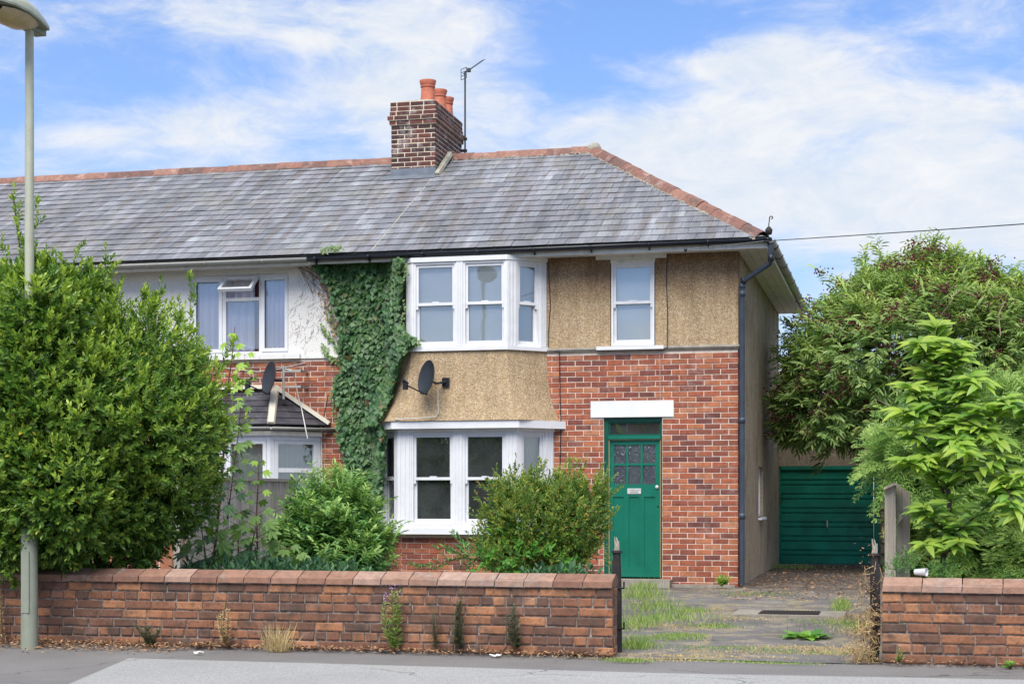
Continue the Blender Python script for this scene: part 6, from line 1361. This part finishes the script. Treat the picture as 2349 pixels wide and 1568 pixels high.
# fallen leaves
n = 3400; x = np.concatenate([rl2.uniform(-8.5, -5.4, 2300), rl2.uniform(-5.4, -2.1, 900), rl2.uniform(-.1, 1.6, 200)]); y = 12.08 - np.abs(rl2.normal(0, 1, n)) * np.where(x < -5.6, .20, .06)
O = np.stack([x, y, .006 + rl2.random(n) * .02 + np.clip(.03 - (12.08 - y) * .1, 0, .03)], 1)
leaves('fallen_leaves', O, np.stack([rl2.normal(0, 1, n), rl2.normal(0, 1, n), rl2.normal(0, .25, n)], 1), np.stack([rl2.normal(0, .4, n), rl2.normal(0, .4, n), np.ones(n)], 1), rl2.uniform(.02, .05, n), rl2.uniform(.012, .028, n), 'litter', None, 'oval')
n = 1500; x = rl2.uniform(-2.0, -.2, n); y = rl2.uniform(19, 29.2, n); O = np.stack([x, y, np.full(n, .025) + rl2.random(n) * .01], 1)
leaves('driveway_leaf_litter', O, np.stack([rl2.normal(0, 1, n), rl2.normal(0, 1, n), rl2.normal(0, .25, n)], 1), np.stack([rl2.normal(0, .3, n), rl2.normal(0, .3, n), np.ones(n)], 1), rl2.uniform(.03, .06, n), rl2.uniform(.02, .03, n), 'litter', None, 'oval')
n = 700; u_ = rl2.uniform(-5.2, -.3, n); y = rl2.uniform(11.2, 12.1, n); O = np.stack([u_, y, np.full(n, .006)], 1)
# ------------------------------------------------------------------ the far side of the street (seen in the window glass)
def far_house(x0, x1, y0, label):
    t = thing('brick_house', ((x0 + x1) / 2, y0, 0), label, 'house')
    MB().box(x0, x1, y0 - 8, y0, 0, 5.0).build('wall', 'brick', t); e = .4; r0_ = 7.2
    MB().add([(x0 - e, y0 + e, 4.9), (x1 + e, y0 + e, 4.9), (x1 + e, y0 - 8 - e, 4.9), (x0 - e, y0 - 8 - e, 4.9), (x0 + 3, y0 - 4, r0_), (x1 - 3, y0 - 4, r0_)], [(1, 0, 4, 5), (3, 2, 5, 4), (2, 1, 5), (0, 3, 4), (0, 1, 2, 3)]).build('roof', 'ridge', t)
    cxx = (x0 + x1) / 2 if 'left' in label else x0 + 1.6; ch = MB().box(cxx - .5, cxx + .5, y0 - 4.5, y0 - 3.5, 5.4, 7.9).build('chimney', 'brick', t)
    for i in range(3):
        for z in (1.0, 3.4): f = rect_frame(MB(), x0 + 1 + i * 3, x0 + 2.6 + i * 3, z, z + 1.3, y0 + .01, y0 + .05, .08).build('window', 'upvc', t); MB().ngon([(x0 + 1.05 + i * 3, y0 + .02, z), (x0 + 1.05 + i * 3, y0 + .02, z + 1.3), (x0 + 2.55 + i * 3, y0 + .02, z + 1.3), (x0 + 2.55 + i * 3, y0 + .02, z)]).build('pane', 'room', f)
hA = at(630, 700, 60.8).x; hB = at(1112, 700, 60.8).x
far_house(hA - 5, hA + 5, -17, 'red brick house across the street, reflected in the left bay panes'); far_house(hB, hB + 10, -17, 'red brick house across the street, reflected in the right bay panes')
lo = Vector((at(1106, 700, 48.3).x, -5.5, 0)); lh = at(1106, 628, 48.4).z
l2 = thing('street_lamp', lo, 'second street lamp across the street, seen only as a reflection in the upper bay window', 'street lamp')
MB().tube([lo, lo + Vector((0, 0, 1.4)), lo + Vector((0, 0, 1.5)), lo + Vector((0, 0, lh))], [.10, .10, .075, .06], 14).build('column', 'lamp_grey', l2, True)
MB().tube([lo + Vector((0, .1, lh)), lo + Vector((0, -.2, lh + .06)), lo + Vector((0, -.6, lh + .08)), lo + Vector((0, -.9, lh + .03))], [.12, .26, .27, .08], 14).build('canopy', 'lamp_base', l2, True)
hg = thing('hedge', (-12, -11, 0), 'long dark hedge across the street reflected in the lower windows', 'hedge')
foliage('foliage', [(-40 + i * 3.2, -11, 1.5, 2.3, 1.0, 1.9 + .5 * math.sin(i * 2.1)) for i in range(20)], hg, 'leaf_shrub', 81, twigs=5000, per=6, length=.34, width=.2, twig=.3, inner=.7, up=.3, young=.3)
MB().box(-41, 22, -11.6, -10.5, 0, 2.6).build('core', 'soil', hg)
bpy.context.view_layer.update()
